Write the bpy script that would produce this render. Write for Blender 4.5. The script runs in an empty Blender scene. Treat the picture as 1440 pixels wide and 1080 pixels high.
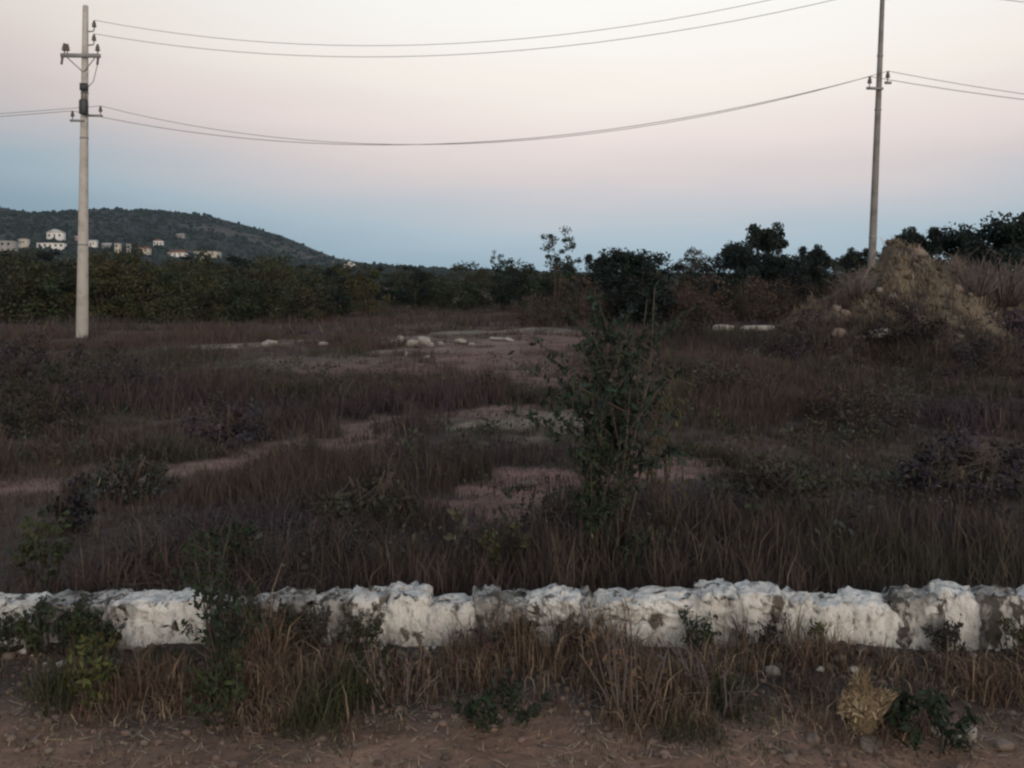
import bpy, math
import numpy as np
from mathutils import Vector, Matrix

rng = np.random.default_rng(11)
R = math.radians
sc = bpy.context.scene
col = sc.collection

def lin(c):
    """sRGB 0-255 -> linear tuple"""
    r = []
    for v in c:
        v = v / 255.0
        r.append(v / 12.92 if v <= 0.04045 else ((v + 0.055) / 1.055) ** 2.4)
    return tuple(r)

# ------------------------------------------------------------------ camera
F, CX, HY, EYE = 1250.0, 720.0, 400.0, 1.70      # focal length and horizon of the 1440x1080 photograph
cam_d = bpy.data.cameras.new('camera')
cam_d.sensor_fit = 'HORIZONTAL'; cam_d.sensor_width = 36.0
cam_d.lens = 36.0 * F / 1440.0
cam_d.shift_y = -(540.0 - HY) / 1440.0
cam_d.clip_start = 0.05; cam_d.clip_end = 9000
cam = bpy.data.objects.new('camera', cam_d); col.objects.link(cam)
cam.location = (0, 0, EYE); cam.rotation_euler = (R(90), 0, 0)
sc.camera = cam

# ------------------------------------------------------------------ sky (dusk, sun just set behind the camera)
world = bpy.data.worlds.new('World'); sc.world = world; world.use_nodes = True
nt = world.node_tree; nt.nodes.clear()
def N(t, **kw):
    n = nt.nodes.new(t)
    for k, v in kw.items(): setattr(n, k, v)
    return n
def M_(op, a, b=None, clamp=False):
    n = N('ShaderNodeMath', operation=op, use_clamp=clamp)
    for i, v in enumerate((a, b)):
        if v is None: continue
        if isinstance(v, (int, float)): n.inputs[i].default_value = v
        else: nt.links.new(v, n.inputs[i])
    return n.outputs[0]
tc = N('ShaderNodeTexCoord'); sep = N('ShaderNodeSeparateXYZ')
nt.links.new(tc.outputs['Generated'], sep.inputs[0])
dx, dy, dz = sep.outputs
hl = M_('SQRT', M_('MAXIMUM', M_('ADD', M_('MULTIPLY', dx, dx), M_('MULTIPLY', dy, dy)), 1e-6))
elev = M_('MULTIPLY', M_('ARCSINE', dz), 57.2958)
anti = (-0.35, 0.937)                              # horizontal direction away from the sunset
aa = M_('DIVIDE', M_('ADD', M_('MULTIPLY', dx, anti[0]), M_('MULTIPLY', dy, anti[1])), hl)
# the pink arch stands a little right of straight ahead and sinks and dims away from there
fa = M_('SUBTRACT', 1.0, M_('DIVIDE', M_('ADD', M_('MULTIPLY', dx, 0.174), M_('MULTIPLY', dy, 0.985)), hl))
mpg = N('ShaderNodeMapping'); mpg.inputs['Scale'].default_value = (2.2, 2.2, 13.0); nt.links.new(tc.outputs['Generated'], mpg.inputs['Vector'])
nz = N('ShaderNodeTexNoise'); nz.inputs['Scale'].default_value = 1.6; nz.inputs['Detail'].default_value = 5; nz.inputs['Roughness'].default_value = 0.5; nt.links.new(mpg.outputs[0], nz.inputs['Vector'])
elev_w = M_('ADD', elev, M_('MULTIPLY', M_('SUBTRACT', nz.outputs['Fac'], 0.5), 3.4))
e2 = M_('SUBTRACT', elev_w, M_('MINIMUM', M_('MULTIPLY', fa, 18.0), 5.0))
dim = M_('MAXIMUM', M_('SUBTRACT', 1.0, M_('MULTIPLY', fa, 0.8)), 0.78)
ramp = N('ShaderNodeValToRGB')
nt.links.new(M_('DIVIDE', M_('ADD', e2, 6.0), 96.0, True), ramp.inputs[0])
stops = [(-6, (146, 170, 186)), (0, (156, 180, 194)), (2.7, (178, 197, 208)), (4.6, (200, 204, 210)), (6.6, (224, 214, 213)), (9.0, (241, 228, 223)),
         (12.2, (251, 243, 235)), (17, (255, 253, 248)), (23, (249, 251, 248)), (32, (214, 223, 229)),
         (50, (148, 165, 188)), (90, (96, 116, 150))]
er = ramp.color_ramp.elements
while len(er) > 1: er.remove(er[0])
for i, (e, c) in enumerate(stops):
    p = (e + 6) / 96.0
    el = er[0] if i == 0 else er.new(p)
    el.position = p; el.color = (*lin(c), 1)
# warm afterglow on the sunset side
glow = M_('MULTIPLY', M_('POWER', M_('MAXIMUM', M_('MULTIPLY', aa, -1.0), 0.0), 1.5),
          M_('POWER', M_('SUBTRACT', 1.0, M_('DIVIDE', M_('MAXIMUM', elev, 0.0), 45.0), True), 2.0))
gm = N('ShaderNodeMix', data_type='RGBA', blend_type='ADD')
gm.inputs['Factor'].default_value = 1.0
gc = N('ShaderNodeMix', data_type='RGBA'); nt.links.new(glow, gc.inputs['Factor'])
gc.inputs['A'].default_value = (0, 0, 0, 1); gc.inputs['B'].default_value = (0.95, 0.62, 0.38, 1)
dm = N('ShaderNodeVectorMath', operation='SCALE'); nt.links.new(ramp.outputs[0], dm.inputs[0]); nt.links.new(dim, dm.inputs['Scale'])
nt.links.new(dm.outputs[0], gm.inputs['A']); nt.links.new(gc.outputs['Result'], gm.inputs['B'])
bg = N('ShaderNodeBackground'); bg.inputs[1].default_value = 1.0
wo = N('ShaderNodeOutputWorld')
nt.links.new(gm.outputs['Result'], bg.inputs[0]); nt.links.new(bg.outputs[0], wo.inputs[0])

# ------------------------------------------------------------------ the last light of the sun, low behind the camera
sl = bpy.data.lights.new('sun', 'SUN'); sl.energy = 1.15; sl.angle = R(30); sl.color = (1.0, 0.86, 0.72)
sun = bpy.data.objects.new('sun', sl); col.objects.link(sun)
sun.location = (6, -10, 12)
sun.rotation_euler = Vector((anti[0], anti[1], -math.tan(R(9)))).to_track_quat('-Z', 'Y').to_euler()

vs = sc.view_settings
sc.display_settings.display_device = 'sRGB'
vs.view_transform = 'Standard'; vs.look = 'None'; vs.exposure = 0.0; vs.gamma = 1.0; vs.use_curve_mapping = False
sc.render.engine = 'CYCLES'
sc.cycles.use_denoising = True
sc.cycles.pixel_filter_type = 'BLACKMAN_HARRIS'
sc.cycles.filter_width = 2.4
sc.cycles.max_bounces = 6; sc.cycles.volume_bounces = 1

# ------------------------------------------------------------------ helpers
def at(px, py, d):
    """a point at pixel (px, py) of the photograph, d metres ahead"""
    return Vector(((px - CX) / F * d, d, EYE - (py - HY) / F * d))
def ground_pt(px, py):
    d = EYE * F / (py - HY)
    return (px - CX) / F * d, d

_perm = np.random.default_rng(5).random((256, 256))
def vnoise(x, y):
    x = np.asarray(x, float); y = np.asarray(y, float)
    xi = np.floor(x).astype(int); yi = np.floor(y).astype(int)
    fx = x - xi; fy = y - yi
    fx = fx * fx * (3 - 2 * fx); fy = fy * fy * (3 - 2 * fy)
    g = lambda i, j: _perm[i % 256, j % 256]
    return (g(xi, yi) * (1 - fx) + g(xi + 1, yi) * fx) * (1 - fy) + (g(xi, yi + 1) * (1 - fx) + g(xi + 1, yi + 1) * fx) * fy
def fbm(x, y, o=4):
    s = 0; a = 0.5; t = 0
    for i in range(o):
        s = s + a * vnoise(np.asarray(x) * 2 ** i + 17.3 * i, np.asarray(y) * 2 ** i + 5.1 * i); t += a; a *= 0.5
    return s / t
def sstep(a, b, x):
    t = np.clip((np.asarray(x, float) - a) / (b - a), 0, 1); return t * t * (3 - 2 * t)

def tri_mesh(name, V, T, tint=None, smooth=False):
    V = np.ascontiguousarray(V, np.float32); T = np.ascontiguousarray(T, np.int32)
    me = bpy.data.meshes.new(name)
    me.vertices.add(len(V)); me.vertices.foreach_set('co', V.ravel())
    me.loops.add(T.size); me.loops.foreach_set('vertex_index', T.ravel())
    me.polygons.add(len(T)); me.polygons.foreach_set('loop_start', np.arange(0, T.size, 3, dtype=np.int32))
    me.update(calc_edges=True)
    if smooth: me.polygons.foreach_set('use_smooth', np.ones(len(T), bool))
    if tint is not None:
        a = me.attributes.new('tint', 'FLOAT_COLOR', 'POINT')
        c = np.ones((len(V), 4), np.float32); c[:, :3] = tint
        a.data.foreach_set('color', c.ravel())
    me.validate()
    return me

class MB:
    """collects triangles of one mesh"""
    def __init__(s): s.V = []; s.T = []; s.C = []; s.n = 0
    def add(s, V, T, c=None):
        V = np.asarray(V, float); s.V.append(V); s.T.append(np.asarray(T, int) + s.n); s.n += len(V)
        if c is not None:
            c = np.asarray(c, float); s.C.append(np.broadcast_to(c, (len(V), 3)) if c.ndim == 1 else c)
        return s
    def box(s, c, d, rz=0.0, tilt=None):
        x, y, z = [v / 2 for v in d]
        V = np.array([(-x, -y, -z), (x, -y, -z), (x, y, -z), (-x, y, -z), (-x, -y, z), (x, -y, z), (x, y, z), (-x, y, z)])
        m = Matrix.Rotation(rz, 3, 'Z')
        if tilt is not None: m = tilt.to_3x3() @ m
        V = V @ np.array(m).T + np.array(c)
        T = [(0, 2, 1), (0, 3, 2), (4, 5, 6), (4, 6, 7), (0, 1, 5), (0, 5, 4), (1, 2, 6), (1, 6, 5), (2, 3, 7), (2, 7, 6), (3, 0, 4), (3, 4, 7)]
        return s.add(V, T)
    def tube(s, pts, rad, n=6, c=None, cap=True):
        pts = [Vector(p) for p in pts]; k = len(pts)
        if not hasattr(rad, '__len__'): rad = [rad] * k
        V = []; T = []; prev = None
        for i, p in enumerate(pts):
            t = (pts[min(i + 1, k - 1)] - pts[max(i - 1, 0)]).normalized()
            if prev is None: u = t.orthogonal().normalized()
            else: u = (prev - t * prev.dot(t)).normalized()
            prev = u; w = t.cross(u)
            for j in range(n):
                a = 2 * math.pi * j / n
                V.append(p + (u * math.cos(a) + w * math.sin(a)) * rad[i])
        for i in range(k - 1):
            for j in range(n):
                a = i * n + j; b = i * n + (j + 1) % n
                T += [(a, b, b + n), (a, b + n, a + n)]
        if cap:
            for j in range(1, n - 1): T += [(0, j + 1, j), ((k - 1) * n, (k - 1) * n + j, (k - 1) * n + j + 1)]
        return s.add([tuple(v) for v in V], T, c)
    def lathe(s, prof, c=(0, 0, 0), n=12):
        V = []; T = []
        for r, z in prof:
            for j in range(n):
                a = 2 * math.pi * j / n; V.append((c[0] + r * math.cos(a), c[1] + r * math.sin(a), c[2] + z))
        for i in range(len(prof) - 1):
            for j in range(n):
                a = i * n + j; b = i * n + (j + 1) % n
                T += [(a, b, b + n), (a, b + n, a + n)]
        k = (len(prof) - 1) * n
        for j in range(1, n - 1): T += [(0, j + 1, j), (k, k + j, k + j + 1)]
        return s.add(V, T)
    def mesh(s, name, smooth=False):
        return tri_mesh(name, np.concatenate(s.V), np.concatenate(s.T), np.concatenate(s.C) if s.C else None, smooth)

def obj(name, me, mat, parent=None):
    o = bpy.data.objects.new(name, me); col.objects.link(o)
    if me is not None and mat is not None and not me.materials: me.materials.append(mat)
    if parent is not None: o.parent = parent
    return o
def tag(o, label, cat, group=None, kind=None):
    o['label'] = label; o['category'] = cat
    if group: o['group'] = group
    if kind: o['kind'] = kind
    return o
def empty(name, loc, rz=0.0):
    o = bpy.data.objects.new(name, None); col.objects.link(o)
    o.empty_display_size = 0.2; o.location = loc; o.rotation_euler = (0, 0, rz); return o
def copy_tree(o, parent=None):
    c = o.copy(); col.objects.link(c); c.parent = parent
    for ch in o.children: copy_tree(ch, c)
    return c

# ------------------------------------------------------------------ materials
def mat_noise(name, c1, c2, scale=3.0, rough=0.9, bump=0.0, bscale=30.0, spec=0.2, c3=None, s3=0.7, objrand=0.0):
    m = bpy.data.materials.new(name); m.use_nodes = True
    t = m.node_tree; b = t.nodes['Principled BSDF']
    b.inputs['Roughness'].default_value = rough; b.inputs['Specular IOR Level'].default_value = spec
    tcn = t.nodes.new('ShaderNodeTexCoord')
    n = t.nodes.new('ShaderNodeTexNoise'); n.inputs['Scale'].default_value = scale; n.inputs['Detail'].default_value = 8
    n.inputs['Roughness'].default_value = 0.65
    t.links.new(tcn.outputs['Object'], n.inputs['Vector'])
    r = t.nodes.new('ShaderNodeValToRGB'); e = r.color_ramp.elements
    e[0].position = 0.35; e[0].color = (*c1, 1); e[1].position = 0.65; e[1].color = (*c2, 1)
    t.links.new(n.outputs['Fac'], r.inputs[0])
    out = r.outputs[0]
    if c3 is not None:
        n3 = t.nodes.new('ShaderNodeTexNoise'); n3.inputs['Scale'].default_value = scale * 3.7; n3.inputs['Detail'].default_value = 6
        t.links.new(tcn.outputs['Object'], n3.inputs['Vector'])
        r3 = t.nodes.new('ShaderNodeMapRange'); r3.inputs['From Min'].default_value = s3 - 0.12; r3.inputs['From Max'].default_value = s3 + 0.05
        t.links.new(n3.outputs['Fac'], r3.inputs['Value'])
        if objrand:
            oi = t.nodes.new('ShaderNodeObjectInfo')
            ma = t.nodes.new('ShaderNodeMath'); ma.operation = 'MULTIPLY_ADD'
            t.links.new(oi.outputs['Random'], ma.inputs[0]); ma.inputs[1].default_value = objrand
            t.links.new(n3.outputs['Fac'], ma.inputs[2])
            sb = t.nodes.new('ShaderNodeMath'); sb.operation = 'SUBTRACT'; sb.inputs[1].default_value = objrand / 2
            t.links.new(ma.outputs[0], sb.inputs[0]); t.links.new(sb.outputs[0], r3.inputs['Value'])
        mx = t.nodes.new('ShaderNodeMix'); mx.data_type = 'RGBA'
        t.links.new(r3.outputs[0], mx.inputs['Factor']); t.links.new(out, mx.inputs['A']); mx.inputs['B'].default_value = (*c3, 1)
        out = mx.outputs['Result']
    t.links.new(out, b.inputs['Base Color'])
    if bump:
        nb = t.nodes.new('ShaderNodeTexNoise'); nb.inputs['Scale'].default_value = bscale; nb.inputs['Detail'].default_value = 6
        t.links.new(tcn.outputs['Object'], nb.inputs['Vector'])
        bp = t.nodes.new('ShaderNodeBump'); bp.inputs['Strength'].default_value = bump; bp.inputs['Distance'].default_value = 0.03
        t.links.new(nb.outputs['Fac'], bp.inputs['Height']); t.links.new(bp.outputs[0], b.inputs['Normal'])
    return m
def mat_tint(name, rough=0.8, noise=0.0, nscale=2.0, bump=0.0, bscale=12.0, bdist=0.05, spec=0.15):
    m = bpy.data.materials.new(name); m.use_nodes = True
    t = m.node_tree; b = t.nodes['Principled BSDF']
    b.inputs['Roughness'].default_value = rough; b.inputs['Specular IOR Level'].default_value = spec
    a = t.nodes.new('ShaderNodeAttribute'); a.attribute_name = 'tint'
    out = a.outputs['Color']
    if noise:
        tcn = t.nodes.new('ShaderNodeTexCoord')
        n = t.nodes.new('ShaderNodeTexNoise'); n.inputs['Scale'].default_value = nscale; n.inputs['Detail'].default_value = 10
        n.inputs['Roughness'].default_value = 0.7
        t.links.new(tcn.outputs['Object'], n.inputs['Vector'])
        mr = t.nodes.new('ShaderNodeMapRange'); mr.inputs['From Min'].default_value = 0.3; mr.inputs['From Max'].default_value = 0.7
        mr.inputs['To Min'].default_value = 1 - noise; mr.inputs['To Max'].default_value = 1 + noise
        t.links.new(n.outputs['Fac'], mr.inputs['Value'])
        mx = t.nodes.new('ShaderNodeVectorMath'); mx.operation = 'SCALE'
        t.links.new(out, mx.inputs[0]); t.links.new(mr.outputs[0], mx.inputs['Scale']); out = mx.outputs[0]
        if bump:
            n2 = t.nodes.new('ShaderNodeTexNoise'); n2.inputs['Scale'].default_value = bscale; n2.inputs['Detail'].default_value = 8
            t.links.new(tcn.outputs['Object'], n2.inputs['Vector'])
            bp = t.nodes.new('ShaderNodeBump'); bp.inputs['Strength'].default_value = bump; bp.inputs['Distance'].default_value = bdist
            t.links.new(n2.outputs['Fac'], bp.inputs['Height']); t.links.new(bp.outputs[0], b.inputs['Normal'])
    t.links.new(out, b.inputs['Base Color'])
    return m

MT_LEAF = mat_tint('foliage', 0.75)
MT_GRASS = mat_tint('grass_blades', 0.85)
MT_GROUND = mat_tint('soil_and_litter', 0.95, 0.45, 1.3, 0.8, 14.0, 0.05)
MT_HILL = mat_tint('hillside', 0.95, 0.5, 0.05)
MT_BARK = mat_noise('bark', (0.045, 0.036, 0.03), (0.10, 0.08, 0.065), 9)
MT_TWIG = mat_noise('dry_twigs', (0.11, 0.09, 0.085), (0.20, 0.165, 0.155), 6)
MT_CONC = mat_noise('weathered_concrete', (0.38, 0.365, 0.335), (0.48, 0.46, 0.43), 1.2, 0.85, 0.3, 40, c3=(0.33, 0.315, 0.29), s3=0.62)
def mat_wall(name, hi, lo, bare, thr, fine=0.5):
    """limewash over stone: broad uneven paint, drips and bare patches running on from stone to stone"""
    m = bpy.data.materials.new(name); m.use_nodes = True
    t = m.node_tree; b = t.nodes['Principled BSDF']; b.inputs['Roughness'].default_value = 0.95; b.inputs['Specular IOR Level'].default_value = 0.15
    ge = t.nodes.new('ShaderNodeNewGeometry')
    def noise(scale, sc3=(1, 1, 1), det=8, off=0.0):
        mp = t.nodes.new('ShaderNodeMapping'); mp.inputs['Scale'].default_value = sc3; mp.inputs['Location'].default_value = (off, off, off)
        t.links.new(ge.outputs['Position'], mp.inputs['Vector'])
        n = t.nodes.new('ShaderNodeTexNoise'); n.inputs['Scale'].default_value = scale; n.inputs['Detail'].default_value = det; n.inputs['Roughness'].default_value = 0.62
        t.links.new(mp.outputs[0], n.inputs['Vector']); return n.outputs['Fac']
    def rng_(v, a, b_):
        r = t.nodes.new('ShaderNodeMapRange'); r.interpolation_type = 'SMOOTHSTEP'; r.inputs['From Min'].default_value = a; r.inputs['From Max'].default_value = b_
        t.links.new(v, r.inputs['Value']); return r.outputs[0]
    def mix(f, a, b_):
        x = t.nodes.new('ShaderNodeMix'); x.data_type = 'RGBA'; t.links.new(f, x.inputs['Factor'])
        for k, v in (('A', a), ('B', b_)):
            if isinstance(v, tuple): x.inputs[k].default_value = (*v, 1)
            else: t.links.new(v, x.inputs[k])
        return x.outputs['Result']
    c = mix(rng_(noise(4.0), 0.35, 0.65), lo, hi)
    c = mix(rng_(noise(9.0, (1, 1, 0.28), 7, 3.0), thr - 0.03, thr + 0.14), c, tuple(v * 0.42 for v in hi))          # grey drips
    c = mix(rng_(noise(42.0, (1, 1, 0.45), 6, 5.0), thr - 0.04, thr + 0.14), c, tuple(v * 0.5 for v in lo))              # speckled wear
    c = mix(rng_(noise(11.0, (1, 1, 0.7), 9, 8.0), thr + 0.02, thr + 0.09), c, bare)                                  # paint gone
    t.links.new(c, b.inputs['Base Color'])
    bp = t.nodes.new('ShaderNodeBump'); bp.inputs['Strength'].default_value = 1.0; bp.inputs['Distance'].default_value = 0.03
    t.links.new(noise(30.0, (1, 1, 0.6)), bp.inputs['Height']); t.links.new(bp.outputs[0], b.inputs['Normal'])
    return m
MT_LIME = mat_wall('whitewash', (0.86, 0.85, 0.81), (0.70, 0.68, 0.63), (0.15, 0.13, 0.11), 0.545)
MT_LIMEW = mat_wall('worn_whitewash', (0.62, 0.60, 0.56), (0.40, 0.385, 0.36), (0.10, 0.09, 0.08), 0.49)
MT_MORTAR = mat_wall('limewashed_mortar', (0.76, 0.74, 0.70), (0.55, 0.53, 0.49), (0.14, 0.12, 0.105), 0.55)
MT_CONC2 = mat_noise('grey_concrete', (0.17, 0.165, 0.158), (0.23, 0.225, 0.215), 1.2, 0.88, 0.25, 40, c3=(0.15, 0.145, 0.135), s3=0.6)
MT_STEEL = mat_noise('galvanised_steel', (0.16, 0.165, 0.17), (0.26, 0.265, 0.27), 12, 0.55, spec=0.5)
MT_DARK = mat_noise('dark_painted_metal', (0.028, 0.03, 0.036), (0.05, 0.053, 0.06), 8, 0.5, spec=0.4)
MT_PORC = mat_noise('brown_porcelain', (0.07, 0.05, 0.045), (0.11, 0.085, 0.075), 8, 0.35, spec=0.5)
MT_WIRE = mat_noise('weathered_conductor', (0.14, 0.14, 0.145), (0.2, 0.2, 0.205), 2, 0.6)
MT_STONE = mat_noise('pale_rubble', (0.25, 0.23, 0.205), (0.42, 0.395, 0.355), 5, 0.95, 0.5, 22)
MT_ROCK = mat_noise('brown_stone', (0.14, 0.11, 0.09), (0.26, 0.215, 0.18), 8, 0.95, 0.5, 22)
MT_STRAW = mat_noise('matted_straw', (0.14, 0.105, 0.065), (0.24, 0.185, 0.12), 40, 0.95, 0.8, 60)
MT_GLASS = mat_noise('dark_window', (0.02, 0.022, 0.026), (0.04, 0.043, 0.05), 1, 0.15, spec=0.6)
MT_DOOR = mat_noise('brown_door', (0.09, 0.055, 0.035), (0.15, 0.10, 0.07), 4, 0.6)

# ------------------------------------------------------------------ ground
def gz(x, y):
    x = np.asarray(x, float); y = np.asarray(y, float)
    far = sstep(5.0, 9.0, y)
    z = (fbm(x * 0.35 + 9, y * 0.35 + 3, 3) - 0.5) * 0.22 * far * (1 - sstep(60, 200, y))
    z = z + (fbm(x * 1.7, y * 1.7, 3) - 0.5) * 0.05
    z = z + np.exp(-((y - 4.12) / 0.22) ** 2) * 0.075 * np.clip(fbm(x * 1.5 + 21, y * 0.6 + 4, 4) - 0.36, 0, 1) * 2.0
    z = z + (fbm(x * 6 + 2, y * 6, 2) - 0.5) * 0.022 * (1 - sstep(3.6, 4.2, y)) * sstep(1.5, 2.4, y)
    return z
# bare earth: (pixel polyline, half width in metres, strength, colour)
RED = np.array((0.235, 0.142, 0.122)); PALE = np.array((0.225, 0.195, 0.165)); TAN = np.array((0.21, 0.17, 0.135))
LIT = np.array((0.078, 0.058, 0.049))
BARE = [([(150, 680), (300, 652), (420, 628), (560, 592), (760, 574)], 0.52, 0.95, TAN * 0.2 + RED * 0.75),
        ([(640, 704), (740, 682), (810, 690)], 0.62, 0.95, RED * 1.05),
        ([(880, 672), (950, 652)], 0.5, 0.85, RED * 1.1),
        ([(560, 520), (700, 505), (740, 530)], 2.4, 0.75, RED * 0.8),
        ([(640, 478), (690, 492), (790, 470)], 2.4, 0.8, RED * 0.85),
        ([(270, 488), (420, 480), (560, 478), (680, 482)], 1.1, 0.9, PALE),
        ([(560, 495), (720, 490)], 0.8, 0.95, PALE * 0.85),
        ([(620, 470), (770, 465)], 1.2, 0.95, PALE * 0.8),
        ([(0, 690), (60, 680)], 0.5, 0.8, RED * 0.9),
        ([(950, 466), (1120, 464)], 1.6, 0.85, PALE * 0.8),
        ([(430, 512), (520, 506)], 1.6, 0.7, TAN * 0.7),
        ([(680, 604), (770, 592)], 0.8, 0.8, TAN)]
BW = [([ground_pt(*p) for p in pl], w, s, c) for pl, w, s, c in BARE]
def bare_mask(x, y):
    x = np.asarray(x, float); y = np.asarray(y, float)
    m = np.zeros_like(x); c = np.zeros(x.shape + (3,)); tot = np.full_like(x, 1e-6)
    jx = (fbm(x * 0.9 + 40, y * 0.9, 3) - 0.5) * 1.2 + (fbm(x * 3.3 + 4, y * 3.3, 3) - 0.5) * 1.3; jy = (fbm(x * 0.9, y * 0.9 + 70, 3) - 0.5) * 1.2 + (fbm(x * 3.3, y * 3.3 + 9, 3) - 0.5) * 1.3
    for pts, w, s, cc in BW:
        d = np.full_like(x, 1e9)
        sc_ = min(1.0, w / 0.6)
        for (ax, ay), (bx, by) in zip(pts[:-1], pts[1:]):
            ex, ey = bx - ax, by - ay; l2 = ex * ex + ey * ey
            t = np.clip(((x + jx * sc_ - ax) * ex + (y + jy * sc_ - ay) * ey) / l2, 0, 1)
            d = np.minimum(d, np.hypot(x + jx * sc_ - ax - t * ex, y + jy * sc_ - ay - t * ey))
        k = s * (1 - sstep(w * 0.45, w * 1.25, d))
        m = np.maximum(m, k); c += k[..., None] * cc; tot += k
    return m, c / tot[..., None]
def ground_col(x, y):
    n = fbm(x * 0.5, y * 0.5, 4)[..., None]; n2 = fbm(x * 0.21 + 31, y * 0.21 + 8, 3)[..., None]
    c = LIT * (0.75 + 0.6 * n) * (1 + (n2 - 0.5) * np.array((0.5, 0.0, -0.25)))
    verge = (1 - sstep(3.15, 3.75, y + (fbm(x * 2.2, y * 2.2, 3) - 0.5) * 0.5))[..., None]
    vc = np.array((0.225, 0.143, 0.103)) * (0.6 + 0.8 * fbm(x * 3.1, y * 3.1, 4)[..., None])
    c = c * (1 - verge) + vc * verge
    m, bc = bare_mask(x, y); m = m[..., None]
    return c * (1 - m) + bc * (0.75 + 0.5 * fbm(x * 2.3, y * 2.3, 4)[..., None]) * m
ys = np.concatenate([np.linspace(-8, 2.4, 12), np.arange(2.5, 7, 0.05), 7 * (1.018 ** np.arange(0, 200)), np.array([300, 400, 600, 900, 1400, 2200, 3500.])])
xu = np.linspace(-1, 1, 301)
X = []; Y = []
for y in ys:
    w = 7.0 + 0.85 * max(y, 0) + 0.35 * max(y - 150, 0)
    X.append(xu * w); Y.append(np.full(301, y))
X = np.array(X); Y = np.array(Y)
Z = gz(X, Y) * (1 - sstep(100, 250, Y))
V = np.stack([X, Y, Z], -1).reshape(-1, 3)
ny_, nx_ = X.shape
i = (np.arange(ny_ - 1)[:, None] * nx_ + np.arange(nx_ - 1)[None]).ravel()
T = np.concatenate([np.stack([i, i + 1, i + nx_ + 1], 1), np.stack([i, i + nx_ + 1, i + nx_], 1)])
g = obj('ground', tri_mesh('ground', V, T, ground_col(X, Y).reshape(-1, 3), True), MT_GROUND); g['kind'] = 'structure'

# ------------------------------------------------------------------ far hill
RP = [(-900, 330), (-500, 300), (-200, 284), (-40, 288), (0, 291), (30, 297), (55, 304), (78, 301), (105, 297), (140, 295), (230, 296), (270, 300), (300, 305), (340, 315),
      (400, 333), (440, 350), (470, 362), (520, 371), (640, 380), (800, 386), (1500, 390), (2200, 388)]
HD = 1150.0
rpx = np.array([(p[0] - CX) / F * HD for p in RP]); rpz = np.array([EYE + (HY - p[1]) / F * HD for p in RP])
def hill_z(x, y):
    top = np.interp(x, rpx, rpz)
    t = np.clip((np.asarray(y, float) - 230) / (HD - 230), 0, 1.6)
    prof = np.where(t < 1, t ** 1.05, 1 - (t - 1) * 1.1)
    z = top * prof + (fbm(x * 0.010, np.asarray(y) * 0.010, 4) - 0.5) * 10 * np.clip(t * 2, 0, 1) * np.clip(1.15 - t, 0.15, 1)
    return np.where(t <= 0, -1.0, z)
hx = np.linspace(-1700, 1500, 321); hy = np.linspace(225, 1700, 120)
HX, HY_ = np.meshgrid(hx, hy)
HZ = hill_z(HX, HY_)
hn = fbm(HX * 0.02, HY_ * 0.02, 4)[..., None]; hb = sstep(0.56, 0.66, fbm(HX * 0.009 + 40, HY_ * 0.02, 4))[..., None]
HC = np.array((0.030, 0.036, 0.030)) * (0.6 + 0.8 * hn) * (1 - hb) + np.array((0.085, 0.075, 0.062)) * hb * (0.7 + 0.6 * hn)
V = np.stack([HX, HY_, HZ], -1).reshape(-1, 3); nyh, nxh = HX.shape
i = (np.arange(nyh - 1)[:, None] * nxh + np.arange(nxh - 1)[None]).ravel()
T = np.concatenate([np.stack([i, i + 1, i + nxh + 1], 1), np.stack([i, i + nxh + 1, i + nxh], 1)])
o = obj('hill', tri_mesh('hill', V, T, HC.reshape(-1, 3), True), MT_HILL); o['kind'] = 'structure'
# scrub on the hill: one mass of small irregular crowns
ICO_V = np.array([(0, 0, -1), (.724, -.526, -.447), (-.276, -.851, -.447), (-.894, 0, -.447), (-.276, .851, -.447), (.724, .526, -.447),
                  (.276, -.851, .447), (-.724, -.526, .447), (-.724, .526, .447), (.276, .851, .447), (.894, 0, .447), (0, 0, 1)])
ICO_T = np.array([(0, 2, 1), (1, 5, 0), (0, 3, 2), (0, 4, 3), (0, 5, 4), (1, 10, 5), (2, 6, 1), (3, 7, 2), (4, 8, 3), (5, 9, 4),
                  (5, 10, 9), (1, 6, 10), (2, 7, 6), (3, 8, 7), (4, 9, 8), (10, 6, 11), (6, 7, 11), (7, 8, 11), (8, 9, 11), (9, 10, 11)])
def ico_cloud(P, S, c):
    n = len(P)
    V = ICO_V[None] * S[:, None, :] * (0.75 + 0.5 * rng.random((n, 12, 1))) + P[:, None, :]
    T = (ICO_T[None] + 12 * np.arange(n)[:, None, None]).reshape(-1, 3)
    return V.reshape(-1, 3), T, np.repeat(c, 12, 0)
n = 14000
sy = 300 + (HD - 300) * rng.random(n) ** 0.8; sx = (rng.random(n) * 1.15 - 0.75) * sy
kp = rng.random(n) < 1.05 - 0.8 * sstep(0.54, 0.66, fbm(sx * 0.009 + 40, sy * 0.02, 4)); sx, sy = sx[kp], sy[kp]; n = len(sx)
sz = hill_z(sx, sy)
r_ = (0.8 + 2.2 * rng.random(n) ** 3) * (0.6 + 0.8 * fbm(sx * 0.012, sy * 0.012, 3))
P = np.stack([sx, sy, sz + r_ * 0.35], 1); S = np.stack([r_, r_, r_ * (0.7 + 0.5 * rng.random(n))], 1)
c = np.array((0.024, 0.032, 0.025))[None] * (0.7 + 0.6 * rng.random((n, 1))) * (1 + 0.2 * (rng.random((n, 3)) - 0.5))
o = obj('hillside_scrub', tri_mesh('hillside_scrub', *ico_cloud(P, S, c)), MT_LEAF)
tag(o, 'dark scrub covering the far hill', 'scrub', kind='stuff')

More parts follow.
